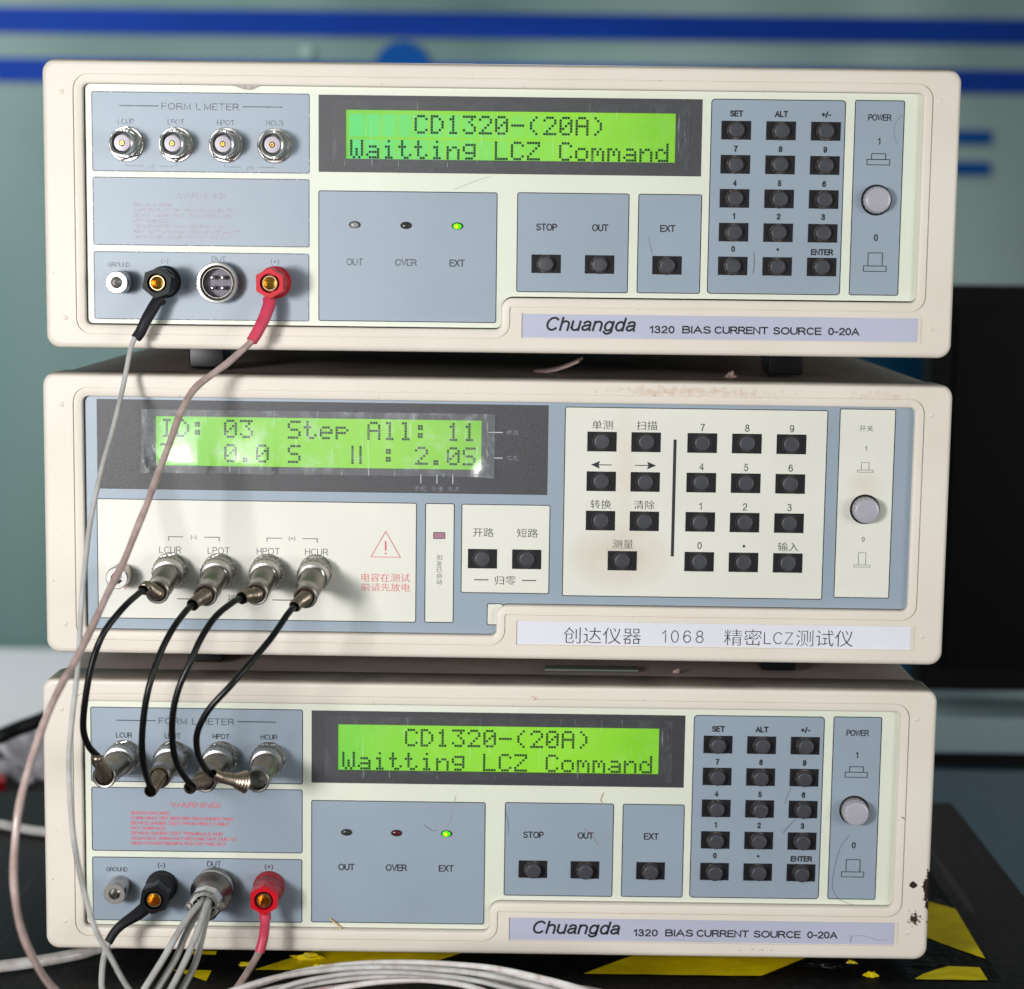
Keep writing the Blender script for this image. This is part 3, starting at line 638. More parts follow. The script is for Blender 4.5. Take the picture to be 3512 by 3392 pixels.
def common_layout(I, st):
    """the two current sources share one layout; st holds what differs between them"""
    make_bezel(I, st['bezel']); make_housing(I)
    lx0, lx1, lz0, lz1 = 122.1, 255.5, 77.8, 97.4
    hole = [(lx0, lz0), (lx1, lz0), (lx1, lz1), (lx0, lz1)]
    p_ = MB(); p_.add(*filled([[(a + .3, b + .22) for a, b in stepped(-.3)], hole], 3.0)); p_.build('control_panel', 'panel_cream', I, 0)
    d = MB(); ol = [(111.1, 72.4), (266.2, 72.4), (266.2, 103.2), (111.1, 103.2)]
    d.add(*filled([ol, hole], 2.93)); rings(d, [(ol, 3.0), (ol, 2.93)]); rings(d, [(hole, 2.93), (hole, 4.2)], flip=False)
    d.build('display_surround', 'display_black', I, 20)
    lcd(I, lx0, lx1, lz0, lz1, 123.7, 95.7, 10.15, ['    CD1320-(20A)    ', 'Waitting LCZ Command'], cells=st['cells'])
    film(I, 116.6, 260.9, 74.9, 101.0, 'film_clear', st['curl'], st['seed'])
    B = 'panel_blue_grey'; ink_, dim, red, dk = st['ink'], st['dim'], st['red'], st['dk']
    f1 = field(19.3, 107.5, 71.6, 103.5, I, B, line=st['ln']); f2 = field(19.3, 107.4, 41.9, 69.4, I, B, line=st['ln']); f3 = field(19.3, 107.3, 11.8, 39.4, I, B, line=st['ln'])
    f4 = field(111.0, 183.8, 12.1, 65.0, I, B); f5 = field(191.8, 237.4, 24.9, 65.2, I, B); f6 = field(241.0, 266.9, 25.0, 65.2, I, B)
    f7 = field(269.7, 324.1, 25.1, 103.5, I, B, r=1.6); f8 = field(327.7, 347.9, 25.2, 103.7, I, B)
    y = 2.83
    for w_, a, b in (('FORM', 47.6, 59.4), ('L', 61.6, 63.5), ('METER', 64.9, 78.9)): text(w_, a, b, 96.5, 99.2, y, ink_, f1, .12, .26)
    m = MB(); line(m, 30.2, 97.9, 46.4, 97.9, y, .45); line(m, 80.5, 98.0, 96.4, 98.0, y, .45); m.build('rule_line', ink_, f1, 0)
    for cx, s in ((33.2, 'LCUR'), (53.4, 'LPOT'), (73.5, 'HPOT'), (93.4, 'HCUR')): textc(s, cx, 91.6, 2.2, y, dim, f1, .14, .24)
    m = MB()
    for a, b in ((33.1, 53.4), (73.0, 92.9)):
        mid = (a + b) / 2
        line(m, a, 73.9, mid - 3.2, 73.9, y, .2); line(m, mid + 3.2, 73.9, b, 73.9, y, .2); line(m, a, 73.9, a, 75, y - .003, .2); line(m, b, 73.9, b, 75, y - .003, .2)
    m.build('rule_line', st['brk'], f1, 0)
    textc('(-)', 43.4, 73.9, 1.9, y, st['brk'], f1, .1, .2); textc('(+)', 83.3, 73.9, 1.9, y, st['brk'], f1, .1, .2)
    text('WARNING!', 52.4, 73.2, 60.9, 63.2, y, red, f2, .14, .22)
    for k, s in enumerate(['SHOCK HAZARD', 'TURN BIAS OFF BEFORE DISCONNECTING', 'DEVICE UNDER TEST FROM REST CABLE', 'HOT SURFACE', 'DEVICE UNDER TEST TERMINALS AND', 'ADJACENT AREA MAY BECOME HOT DUE TO', 'HIGH POWER DISSIPATION OF THE DUT']):
        x1 = [51.6, 78.3, 76.7, 50.0, 74.1, 79.7, 75.4][k]
        text(s, 35.7, x1, 57.75 - k * 2.17, 59.15 - k * 2.17, y, red, f2, .17, .2)
    textc('GROUND', 29.6, 34.0, 1.95, y, st['brk'], f3, .14, .16); textc('(-)', 48.3, 36.0, 2.6, y, dim, f3, .13, .26); textc('DUT', 70.4, 36.8, 2.5, y, dim, f3, .13, .24); textc('(+)', 93.3, 36.0, 2.6, y, dim, f3, .13, .26)
    for x, s, lm in zip((125.8, 146.7, 167.6), ('OUT', 'OVER', 'EXT'), st['leds']):
        lamp_led(f4, x, 51.3, lm, 'led_green_core' if lm == 'led_green_lit' else None)
        textc(s, x, 36.3, 2.9, y, st['ledink'][s], f4, .16, .2)
    for x, s, ff in ((203.9, 'STOP', f5), (225.7, 'OUT', f5), (253.2, 'EXT', f6)):
        textc(s, x, 51.3, 2.85, y, 'ink_black', ff, .16, .2); key(I, x, 36.45, 12.0, 7.5, prot=st['prot'])
    for j, row in enumerate((('SET', 'ALT', '+/-'), '789', '456', '123', ('0', '.', 'ENTER'))):
        for i, s in enumerate(row):
            x = 280.0 + 18.13 * i; z = 91.05 - 13.63 * j
            key(I, x + .0, z, 12.0, 7.5, prot=st['prot'])
            lz = (97.7, 83.7, 70.0, 56.7, 43.4)[j] - (.9 if s == 'ENTER' else 0)
            if s == '.': 
                m = MB(); m.add([(x + .55 * math.cos(a * math.pi / 8), y, lz + .55 * math.sin(a * math.pi / 8)) for a in range(16)], [tuple(range(16))]); m.build('lettering', 'ink_dark', f7, 0)
            else: textc(s, x, lz, 2.5, y, 'ink_black', f7, .21, .26)
    textc('POWER', 337.9, 96.8, 2.6, y, 'ink_dark', f8, .15, .18, sx=.9); textc('1', 338, 87.4, 2.8, y, 'ink_dark', f8, .17); textc('0', 338, 48.7, 2.8, y, 'ink_dark', f8, .17)
    symbol(f8, rect_lines(333.3, 342.5, 77.9, 80.05) + rect_lines(335.1, 340.8, 80.05, 82.4)); symbol(f8, rect_lines(333.3, 342.6, 35.0, 37.2) + rect_lines(335.1, 340.9, 37.2, 42.5))
    power_button(I, 337.6, 63.8, 5.0 if st['prot'] < 3 else 6.2)
    npl = plate('name_plate', 194.5, 355.9, 6.5, 16.1, .5, 'name_plate_lilac', I)
    text('Chuangda', 203.6, 240.4, 9.3, 15.1, .42, 'ink_black', npl, .15, .24, shear=.22)
    text('1320', 246.5, 256.7, 8.8, 11.95, .42, 'ink_black', npl, .18, .24); text('BIAS', 259.8, 271.6, 8.9, 12.0, .42, 'ink_black', npl, .18, .2)
    text('CURRENT', 272.9, 294.9, 8.9, 12.0, .42, 'ink_black', npl, .18, .2); text('SOURCE', 296.9, 316.7, 8.9, 12.0, .42, 'ink_black', npl, .18, .2); text('0-20A', 319.4, 332.1, 8.9, 12.0, .42, 'ink_black', npl, .18, .2)
    for k, x in enumerate((33.3, 53.4, 73.6, 93.4)): coax_socket(I, x, 82.6, .3 + k * .25, st['open'])
    ground_terminal(I, 30.7, 27.0)
    binding_post(I, 48.4, 27.2, 'post_black', 'post_black_dusty' if not st['open'] else 'post_black', .35, 19)
    binding_post(I, 93.4, 27.6, 'post_red', 'post_red_dusty' if not st['open'] else 'post_red', .52, 19)

I1 = tag(empty('bench_instrument', (0, 0, 0)), 'topmost instrument of the stack, bias current source with open sockets and lilac name strip', 'test instrument')
common_layout(I1, dict(bezel='plastic_cream_clean', cells=True, curl=0.0, seed=1, ink='ink_worn_glare', dim='ink_faint', red='ink_red_worn_glare', dk='ink_dark', ln='ink_worn_glare', brk='ink_faint',
    leds=('led_clear', 'led_dark', 'led_green_lit'), ledink={'OUT': 'ink_faint', 'OVER': 'ink_worn_glare', 'EXT': 'ink_grey'}, prot=2.6, open=True))
# round four pin socket of the top instrument
s_ = MB(); lathe(s_, [(8.3, 0), (8.3, 6.6), (8.0, 7.2), (7.2, 7.3), (6.7, 6.9), (6.6, .6)], (70.6, 2.9, 27.2), seg=44); so = s_.build('round_socket', 'nickel_pale', I1, 35)
s_ = MB(); lathe(s_, [(6.9, 4.6), (6.2, 5.8), (6.0, 5.8), (5.9, .6)], (70.6, 2.9, 27.2), seg=44); s_.build('inner_sleeve', 'nickel_dull', so, 35)
s_ = MB(); lathe(s_, [(6.6, .6), (.01, .6)], (70.6, 2.9, 27.2), seg=44); s_.build('socket_floor', 'socket_grey', so, 0)
for dx in (-2.1, 2.1):
    for dz in (-2.1, 2.1):
        s_ = MB(); lathe(s_, [(.85, 0), (.85, 3.6), (.5, 4.2), (.01, 4.3)], (70.6 + dx, 2.0, 27.2 + dz), seg=14); s_.build('contact_pin', 'nickel', so, 35)
R2 = p2 = (-0.54, -7.06, -125.57)
I3 = tag(empty('bench_instrument', (-2.18, -10.16, -251.52), 0.0019, -0.0021), 'lowest instrument of the stack, bias current source with chipped right edge standing on black table', 'test instrument')
common_layout(I3, dict(bezel='plastic_cream_chipped', cells=False, curl=1.2, seed=3, ink='ink_grey', dim='ink_dark', red='ink_red', dk='ink_dark', ln='ink_line', brk='ink_grey',
    leds=('led_dark', 'led_red', 'led_green_lit'), ledink={'OUT': 'ink_dark', 'OVER': 'ink_dark', 'EXT': 'ink_dark'}, prot=3.4, open=False))
s_ = MB(); lathe(s_, [(8.3, 0), (8.3, 3.4), (7.8, 3.8), (6, 3.8)], (70.6, 2.9, 27.2), seg=44); s_.build('round_socket', 'nickel_dull', I3, 35)

# ---- middle instrument
I2 = tag(empty('bench_instrument', p2, -0.0032, -0.0018), 'middle instrument of the stack, impedance tester with white name strip and black cables plugged in', 'test instrument')
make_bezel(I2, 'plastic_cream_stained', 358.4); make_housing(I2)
lx0, lx1, lz0, lz1 = 45.4, 178.7, 78.2, 98.5
hole = [(lx0, lz0), (lx1, lz0), (lx1, lz1), (lx0, lz1)]
p_ = MB(); p_.add(*filled([[(a + .3, b + .22) for a, b in stepped(-.3)], hole], 3.0)); p_.build('control_panel', 'panel_blue_grey', I2, 0)
d = MB(); ol = [(21.5, 68.3), (206.0, 68.3), (206.0, 105.2), (21.5, 105.2)]
d.add(*filled([ol, hole], 2.93)); rings(d, [(ol, 3.0), (ol, 2.93)]); rings(d, [(hole, 2.93), (hole, 4.2)])
ds = d.build('display_surround', 'display_black', I2, 20)
lcd(I2, lx0, lx1, lz0, lz1, 47.2, 97.4, 10.0, ['ID: 03  Step All: 11', 'T:  0.0 S   = : 2.0S'])
film(I2, 39.9, 184.2, 75.4, 101.3, 'film_scratched', 3.2, 2)
m = MB(); y = 2.84
for (a, b, c, e) in ((181.5, 93.8, 187.5, 93.8), (184.0, 83.3, 187.5, 83.3), (154.1, 76.2, 154.1, 72.4), (160.7, 76.2, 160.7, 72.4), (167.2, 76.2, 167.2, 72.4)): line(m, a, b, c, e, y, .35)
m.build('tick_mark', 'ink_tick', ds, 0)
cjk('电流', 189.2, 194.0, 92.8, 94.9, y, 'ink_pale', ds); cjk('扣差', 189.2, 194.0, 82.3, 84.4, y, 'ink_pale', ds)
cjk('量程', 151.7, 156.5, 69.1, 71.2, y, 'ink_pale', ds); cjk('测速', 158.5, 163.2, 69.1, 71.2, y, 'ink_pale', ds); cjk('方式', 165.0, 169.8, 69.1, 71.2, y, 'ink_pale', ds)
V = 'panel_ivory'
fa = field(21.0, 152.6, 14.3, 64.3, I2, V); fb = field(156.0, 168.1, 14.4, 64.3, I2, V); fc = field(170.9, 207.4, 27.1, 64.2, I2, V)
fd = field(212.7, 320.0, 26.4, 104.8, I2, V); fe = field(324.7, 347.6, 27.3, 105.6, I2, V, r=.6); ff_ = field(181.8, 188.5, 13.7, 22.9, I2, V)
y = 2.83
for cx, s in ((51.1, 'LCUR'), (71.1, 'LPOT'), (91.5, 'HPOT'), (111.4, 'HCUR')): textc(s, cx, 43.3, 2.8, y, 'ink_grey', fa, .09, .26)
m = MB()
for a, b in ((50.5, 71.3), (91.0, 111.7)):
    line(m, a - .15, 48.8, a + 6.1, 48.8, y, .3); line(m, b - 6.1, 48.8, b + .15, 48.8, y, .3); line(m, a, 48.8, a, 47.2, y - .003, .3); line(m, b, 48.8, b, 47.2, y - .003, .3)
line(m, 53.7, 22.9, 69.2, 22.9, y, .4); line(m, 93.2, 23.0, 108.8, 23.0, y, .4)
m.build('rule_line', 'ink_grey', fa, 0)
textc('(-)', 60.8, 48.8, 1.9, y, 'ink_grey', fa, .11, .3); textc('(+)', 101.3, 48.8, 1.9, y, 'ink_grey', fa, .11, .3)
cjk('被测件', 74.6, 87.2, 21.4, 25.2, y, 'ink_grey', fa)
m = MB(); line(m, 133.9, 41.6, 145.9, 41.6, y, .28); line(m, 133.8, 41.5, 139.85, 52.3, y - .003, .28); line(m, 146.0, 41.5, 139.85, 52.3, y - .006, .28)
line(m, 139.85, 48.3, 139.85, 44.3, y, .62); line(m, 139.85, 43.4, 139.85, 42.8, y, .62); line(m, 28.5, 27.4, 34, 27.6, y, .25); line(m, 30, 27.4, 30, 26.4, y - .003, .25); line(m, 32.4, 27.4, 32.3, 26.2, y - .003, .25)
m.build('warning_triangle', 'ink_red', fa, 0)
cjk('电容在测试', 129.9, 149.9, 31.3, 34.8, y, 'ink_red', fa); cjk('前请先放电', 129.9, 149.9, 27.3, 30.7, y, 'ink_red', fa)
m = MB(); outline(m, 159.4, 164.3, 49.5, 52.3, y, .25, .1); m.add([(159.6, y + .01, 49.7), (164.1, y + .01, 49.7), (164.1, y + .01, 52.1), (159.6, y + .01, 52.1)], [(0, 1, 2, 3)], 1)
m.build('lamp_window', None, fb, 0, mats=['ink_line', 'lamp_window'])
for k, ch in enumerate('扣差已启动'): cjk(ch, 160.9, 163.1, 40.7 - k * 2.55, 42.8 - k * 2.55, y, 'ink_grey', fb)
cjk('开路', 175.7, 184.2, 50.6, 54.3, y, 'ink_dark', fc); cjk('短路', 193.8, 202.4, 50.6, 54.3, y, 'ink_dark', fc); cjk('归零', 185.0, 193.6, 30.7, 34.5, y, 'ink_dark', fc)
m = MB(); line(m, 176.4, 32.7, 182.3, 32.7, y, .4); line(m, 196.1, 32.7, 202.0, 32.7, y, .4); m.build('rule_line', 'ink_dark', fc, 0)
for x in (179.75, 197.95): key(I2, x, 41.5, 12.0, 8.1, r=3.3, prot=1.5, dirt=False)
for j, z in enumerate((90.65, 74.3, 58.05)):
    for x in (228.0, 246.0): key(I2, x, z, 12.0, 8.1, r=3.3, prot=1.5, dirt=False)
key(I2, 237.3, 41.5, 12.0, 8.1, r=3.3, prot=1.5, dirt=False)
for s, x, z in (('单测', 228.1, 97.5), ('扫描', 246.2, 97.5), ('转换', 228.0, 64.8), ('清除', 245.9, 64.8), ('测量', 237.4, 48.4)): cjk(s, x - 4.2, x + 4.2, z - 1.85, z + 1.85, y, 'ink_dark', fd)
m = MB(); line(m, 226.5, 81.1, 232.2, 81.1, y, .35); line(m, 241.7, 81.1, 247.4, 81.1, y, .35)
m.add([(223.7, y - .003, 81.1), (227.4, y - .003, 79.5), (226.7, y - .003, 81.1), (227.4, y - .003, 82.7)], [(0, 1, 2, 3)]); m.add([(250.3, y - .003, 81.1), (246.6, y - .003, 82.7), (247.3, y - .003, 81.1), (246.6, y - .003, 79.5)], [(0, 1, 2, 3)])
m.build('arrow_mark', 'ink_dark', fd, 0)
m = MB(); line(m, 257.85, 43.6, 257.85, 91.9, y, 1.25); m.build('rule_line', 'ink_line', fd, 0)
for j, row in enumerate(('789', '456', '123', '0.E')):
    for i, s in enumerate(row):
        x = 268.95 + 18.22 * i; z = (90.65, 74.35, 58.1, 41.55)[j]; lz = (97.0, 80.85, 64.6, 48.3)[j]
        key(I2, x, z, 12.1, 8.1, r=3.3, prot=1.5, dirt=False)
        if s == '.':
            m = MB(); m.add([(x + .55 * math.cos(a * math.pi / 8), y, lz + .55 * math.sin(a * math.pi / 8)) for a in range(16)], [tuple(range(16))]); m.build('lettering', 'ink_dark', fd, 0)
        elif s == 'E': cjk('输入', x - 4.2, x + 4.2, lz - 1.85, lz + 1.85, y, 'ink_dark', fd)
        else: textc(s, x, lz, 3.0, y, 'ink_dark', fd, .11)
cjk('开关', 332.9, 338.5, 96.4, 98.8, y, 'ink_grey', fe); textc('1', 335.9, 89.4, 2.0, y, 'ink_grey', fe, .11); textc('0', 336.1, 51.9, 2.0, y, 'ink_grey', fe, .11)
symbol(fe, rect_lines(332.7, 339.1, 79.6, 80.5, .16) + rect_lines(334.3, 337.4, 80.5, 83.6, .16), t_=.16, mat='ink_grey'); symbol(fe, rect_lines(332.6, 339.2, 40.3, 41.2, .16) + rect_lines(334.4, 337.4, 41.2, 46.3, .16), t_=.16, mat='ink_grey')
power_button(I2, 336.3, 64.3, 6.0, 5.0)
npl = plate('name_plate', 194.4, 356.7, 6.5, 16.1, .5, 'name_plate_white', I2)
cjk('创达仪器', 213.6, 245.6, 7.1, 13.9, .42, 'ink_dark', npl, off=-.012)
text('1068', 254.2, 271.4, 8.0, 13.2, .42, 'ink_dark', npl, .07, .4)
cjk('精密', 279.9, 295.3, 7.2, 14.0, .42, 'ink_dark', npl, off=-.012); text('LCZ', 296.3, 308.3, 8.0, 13.0, .42, 'ink_dark', npl, .07, .25); cjk('测试仪', 309.6, 333.0, 7.3, 14.1, .42, 'ink_dark', npl, off=-.012)
for k, x in enumerate((51.3, 71.4, 91.3, 111.1)): coax_socket(I2, x, 35.2, .2 + k * .3, False)
ground_terminal(I2, 31.1, 33.0, 11)

# ------------------------------------------------------------------ things plugged in, lying about, and the room behind
def thing(name, loc, label, cat, group=None):
    o = empty(name, loc); return tag(o, label, cat, group)
class Part:
    """builds children of a thing from world coordinates (mm)"""
    def __init__(s, root): s.r = root; s.off = [-c / MM for c in root.location]
    def __call__(s, mb, name, mat, parent=None, smooth=40, **k):
        return mb.build(name, mat, parent or s.r, smooth, loc=(s.off if parent is None else (0, 0, 0)), **k)
def coax_plug(P, base, end, mats=('nickel_dull', 'nickel_dull', 'brass_spring')):
    ax = (Vector(end) - Vector(base)); L = ax.length; a = ax.normalized()
    b = MB(); lathe(b, [(4.4, 13.0), (5.35, 13.3), (5.35, 14.6), (5.0, 15.2), (5.0, L - 9), (4.75, L - 8.6), (4.6, L - 1.0), (4.75, L - .8), (4.7, L - .3), (4.3, L), (3.7, L - .1), (3.5, L - 4), (.01, L - 4.5)], base, a, 36)
    o = P(b, 'cable_plug', mats[0])
    k = MB(); lathe(k, [(6.0, 3.8), (7.0, 4.2), (7.0, 7.6), (6.7, 7.9)], base, a, 44, knurl=(1, 2, .5)); P(k, 'knurled_ring', 'nickel_dull', o, 30)
    k = MB(); lathe(k, [(6.7, 7.9), (6.5, 8.3), (6.4, 9.0), (6.0, 11.0), (5.0, 11.2)], base, a, 36); P(k, 'locking_ring', 'nickel_pale', o)
    k = MB(); lathe(k, [(4.7, 11.0), (4.7, 13.4)], base, a, 36); P(k, 'dark_gap', 'rubber_black', o)  # black band set in as the shade of the gap between rings
    k = MB(); lathe(k, [(5.3, 13.2), (5.55, 13.5), (5.55, 14.2), (5.3, 14.5)], base, a, 48, knurl=(1, 2, .12)); P(k, 'ridge', 'nickel_dull', o, 30)
    return o
def spring(P, pts, r0, r1, pitch=1.05, mat='brass_spring', name='spring_boot', bell=0):
    C_ = catmull(pts, 24); D = [0]
    for i in range(1, len(C_)): D.append(D[-1] + (C_[i] - C_[i - 1]).length)
    n = int(D[-1] / (pitch / 4)); pts2 = []; rad = []
    j = 0
    for i in range(n + 1):
        d = D[-1] * i / n
        while j < len(D) - 2 and D[j + 1] < d: j += 1
        f = (d - D[j]) / max(D[j + 1] - D[j], 1e-6); pts2.append(C_[j].lerp(C_[j + 1], f))
        t_ = i / n; rad.append(r0 + (r1 - r0) * min(1, t_ * 1.5) + bell * max(0, 1 - t_ * 3) + (.26 if i % 4 in (0, 1) else -.16))
    mb = MB(); tube(mb, pts2, lambda t_: rad[min(n, int(round(t_ * n)))], 20, raw=True, caps=False)
    return P(mb, name, mat, smooth=70)
coax = [
 ((51.0, -4.2, -89.9), (51.2, -38, -94.3), [(47.7,-45,-91.5),(45.7,-52,-92.8),(42.1,-62,-96.3),(36.2,-68,-104.4),(32.1,-70,-115.2),(29.3,-70,-128.5),(27.2,-66,-142.2),(28.0,-61,-150.6),(30.4,-56,-156.0)], (31.1, -7.3, -168.9), (29.9, -42, -168.3), 'up',
  'black coaxial cable joining the leftmost metal plugs, its lower end bent upward'),
 ((71.0, -4.2, -90.0), (70.3, -38, -95.0), [(66.9,-45,-97.1),(64.7,-52,-99.0),(61.1,-62,-104.3),(57.1,-68,-113.3),(53.9,-72,-124.2),(51.8,-72,-135.0),(50.3,-69,-147.9),(49.9,-62,-159.8),(50.8,-54,-169.4)], (51.2, -7.3, -168.9), (51.5, -40, -168.6), 'down',
  'black coaxial cable hanging in front of the letters LPOT of the lowest instrument'),
 ((90.8, -4.2, -90.1), (90.4, -38, -94.3), [(86.2,-45,-94.4),(83.3,-52,-95.0),(77.8,-62,-99.0),(73.4,-70,-106.0),(70.4,-74,-113.3),(65.9,-76,-123.8),(63.3,-75,-134.6),(62.3,-70,-147.8),(63.2,-64,-157.6),(66.6,-55,-167.6)], (71.4, -7.3, -168.9), (70.2, -42, -169.6), 'down',
  'black coaxial cable running from the HPOT plug above to the third plug below'),
 ((110.6, -4.2, -90.2), (109.8, -38, -95.4), [(106.9,-45,-97.3),(104.6,-52,-99.3),(99.3,-62,-106.9),(93.3,-70,-113.8),(85.3,-76,-122.9),(77.3,-77,-131.9),(72.6,-75,-141.2),(71.9,-71,-149.8),(73.0,-65,-156.6),(74.9,-58,-162.3)], (91.2, -7.3, -168.9), (91.1, -42, -169.3), 'side',
  'black coaxial cable whose spring boot has pulled sideways out of the rightmost lower plug')]
for (ub, ue, path_, lb, le, mode, lab) in coax:
    root = thing('coaxial_cable', ub, lab, 'coaxial cable', 'black coaxial cables between the middle and lowest instruments'); P = Part(root)
    coax_plug(P, ub, ue); coax_plug(P, lb, le)
    uax = (Vector(ue) - Vector(ub)).normalized(); c0 = Vector(path_[0]); c1 = Vector(path_[1]); d0 = (c1 - c0).normalized()
    b0 = Vector(ue) - uax * 3
    spring(P, [b0, b0 + uax * 3.2, c0 - d0 * 2.2, c0 + d0 * 1.5], 3.1, 2.25)
    end = Vector(path_[-1]); pv = Vector(path_[-2]); de = (end - pv).normalized(); lax = (Vector(le) - Vector(lb)).normalized()
    m0 = Vector(le) - lax * 3
    if mode == 'up': spring(P, [m0, m0 + lax * 3 + Vector((0, 0, 1)), Vector((30.8, -48, -163.5)), end + Vector((.1, 0, -2.2)), end], 3.4, 2.2)
    elif mode == 'down': spring(P, [m0, m0 + lax * 2.5, end + de * 1.4 + Vector((0, 2, .3)), end - lax * -1.5 + Vector((0, 0, -.6))], 3.1, 2.3)
    else: spring(P, [Vector((87.2, -50, -167.4)), Vector((85.2, -51.2, -166.8)), Vector((82, -53, -165.6)), Vector((78.5, -55.5, -164.1)), end - de * 1.0 + Vector((1.2, 0, -.2))], 2.7, 1.95, bell=1.7)
    cp_ = [Vector(path_[0]) - d0 * 4] + [Vector(q) for q in path_] + ([end + de * 3] if mode != 'side' else [end + Vector((2.5, 1.0, -.8))])
    c_ = MB(); tube(c_, cp_, 1.28, 14, 8); P(c_, 'cord', 'rubber_black', smooth=80)

def lead(name, label, cat, base, lug, sleeve, sleeve_r, sl_mat, cord, cord_r, co_mat, group=None):
    root = thing(name, base, label, cat, group); P = Part(root)
    if lug:
        m_ = MB(); a, b = Vector(lug[0]), Vector(lug[1]); m_.add(*(lambda d: ([a + d * 3.2 , a - d * 3.2, b - d * 1.5, b + d * 1.5, a + d * 3.2 + Vector((0, .8, 0)), a - d * 3.2 + Vector((0, .8, 0)), b - d * 1.5 + Vector((0, .8, 0)), b + d * 1.5 + Vector((0, .8, 0))],
            [(3, 2, 1, 0), (4, 5, 6, 7), (0, 1, 5, 4), (1, 2, 6, 5), (2, 3, 7, 6), (3, 0, 4, 7)]))(Vector((1, 0, .2)).normalized())); P(m_, 'spade_lug', 'nickel', smooth=20)
    s_ = MB(); tube(s_, sleeve, sleeve_r, 18, 10); P(s_, 'heat_shrink_sleeve', sl_mat, smooth=80)
    c_ = MB(); tube(c_, cord, cord_r, 16, 8); P(c_, 'cord', co_mat, smooth=80)
    return root
grey = [(38.9,-9.6,7.0),(38.1,-10,4.6),(36.7,-12,0.1),(35.0,-18,-13.2),(33.2,-30,-29.1),(30.7,-42,-44.7),(28.7,-54,-63.0),(28.6,-64,-77.9),(28.7,-72,-91.6),(29.0,-78,-104.3),(29.4,-84,-115.2),(29.6,-94,-129.2),(30.2,-104,-142.9),(32.2,-112,-156.7),(34.6,-118,-170.8),(37.8,-120,-186.3),(41.5,-118,-203.0),(46.2,-112,-217.2),(50.8,-104,-231.8),(58,-94,-246),(72,-80,-257)]
lead('test_lead', 'thin grey lead with black sleeve hanging from the black post of the topmost instrument', 'test lead', (47, 0, 22),
     [(48.2, -2.2, 22.8), (47.2, -4.4, 19.6)], [(47.8,-4,20.6),(46.2,-5.5,18.9),(42.9,-8,12.8),(40.3,-9,7.3),(38.6,-10,4.7)], lambda t_: 2.55 - .45 * t_ + (.25 if t_ < .12 else 0), 'sleeve_black', grey, lambda t_: 1.02, 'cable_grey')
pink = [(86.6,-12.5,6.0),(84.8,-14,3.3),(77.4,-20,-3.8),(72.6,-24,-7.6),(65.4,-30,-13.8),(61.1,-36,-22.1),(57.7,-44,-34.1),(54.3,-52,-45.7),(51.8,-60,-55.4),(48.9,-66,-64.3),(45.5,-76,-75.8),(41.7,-86,-85.6),(37.9,-98,-96.7),(33.5,-110,-108.2),(31.5,-116,-112.3),(28.0,-128,-122.6),(24.8,-138,-135.5),(22.5,-146,-148.6),(21.5,-150,-161.3),(20.8,-150,-176.6),(21.7,-146,-193.3),(24.9,-140,-207.8),(29.1,-130,-222.0),(40,-115,-240),(60,-98,-256)]
lead('test_lead', 'thick pinkish grey lead with red sleeve looping down left from the topmost red post', 'test lead', (92, 0, 22),
     [(93.0, -2.2, 22.8), (92.2, -4.4, 19.4)], [(91.8,-4,20.6),(91.9,-6,18.6),(90.3,-9,13.4),(87.9,-12,8.0),(85.9,-14,4.4)], lambda t_: 2.75 - .5 * t_, 'sleeve_red', pink, lambda t_: 1.38 + .08 * math.sin(t_ * 90), 'cable_pink')
lead('test_lead', 'short black sleeved lead bending down left from the black post of the lowest instrument', 'test lead', (45, -13, -229), None,
     [(44.2,-17,-228.6),(41.8,-19,-229.9),(38.6,-22,-232.0),(34.0,-26,-234.2),(30.6,-28,-237.2),(28.1,-30,-241.2)], lambda t_: 2.0 + .9 * math.exp(-((t_ - .25) / .3) ** 2) - .2 * t_, 'sleeve_black',
     [(29,-29.5,-239.5),(28.3,-30,-240.9),(27.4,-34,-245.1),(27.3,-38,-249.5),(28.5,-44,-256.1),(34,-52,-259.6)], 1.3, 'cable_grey')
lead('test_lead', 'short red sleeved lead dropping from the red post of the lowest instrument', 'test lead', (91, -13, -231), None,
     [(91.1,-20,-229.4),(91.3,-22,-231.4),(91.6,-24,-234.4),(91.4,-28,-239.0),(90.0,-30,-244.6)], lambda t_: 2.5 if .1 < t_ < .42 else 2.05, 'sleeve_red',
     [(90.4,-29.5,-243),(90.0,-30,-244.3),(87.8,-36,-247.7),(83.8,-46,-252.4),(79,-52,-257.5),(72,-56,-259.6)], 1.45, 'cable_pink')
# four core plug in the round socket of the lowest instrument
root = thing('multicore_cable', (68.4, -11, -224.3), 'metal plug with four light grey wires fanning down in front of the lowest instrument', 'cable'); P = Part(root)
ax = Vector((-.03, -1, -.02)).normalized(); b = MB(); O_ = (68.4, -11.5, -224.4)
lathe(b, [(8.4, 0), (8.7, .6), (8.7, 4.2), (8.2, 5.0), (7.8, 6.0), (7.0, 7.2), (6.4, 8.5), (6.3, 15)], O_, ax, 44); o = P(b, 'cable_plug', 'nickel_dull')
b = MB(); lathe(b, [(8.95, 1.2), (9.0, 1.6), (9.0, 3.2), (8.9, 3.6)], O_, ax, 72, knurl=(1, 2, .15)); P(b, 'knurled_ring', 'nickel_pale', o, 30)
b = MB(); lathe(b, [(6.5, 14), (6.9, 14.5), (6.9, 19.5), (6.2, 20.2), (4.8, 20.3), (4.6, 17)], O_, ax, 10, phase=.3); P(b, 'clamp_nut', 'nickel', o, 25)
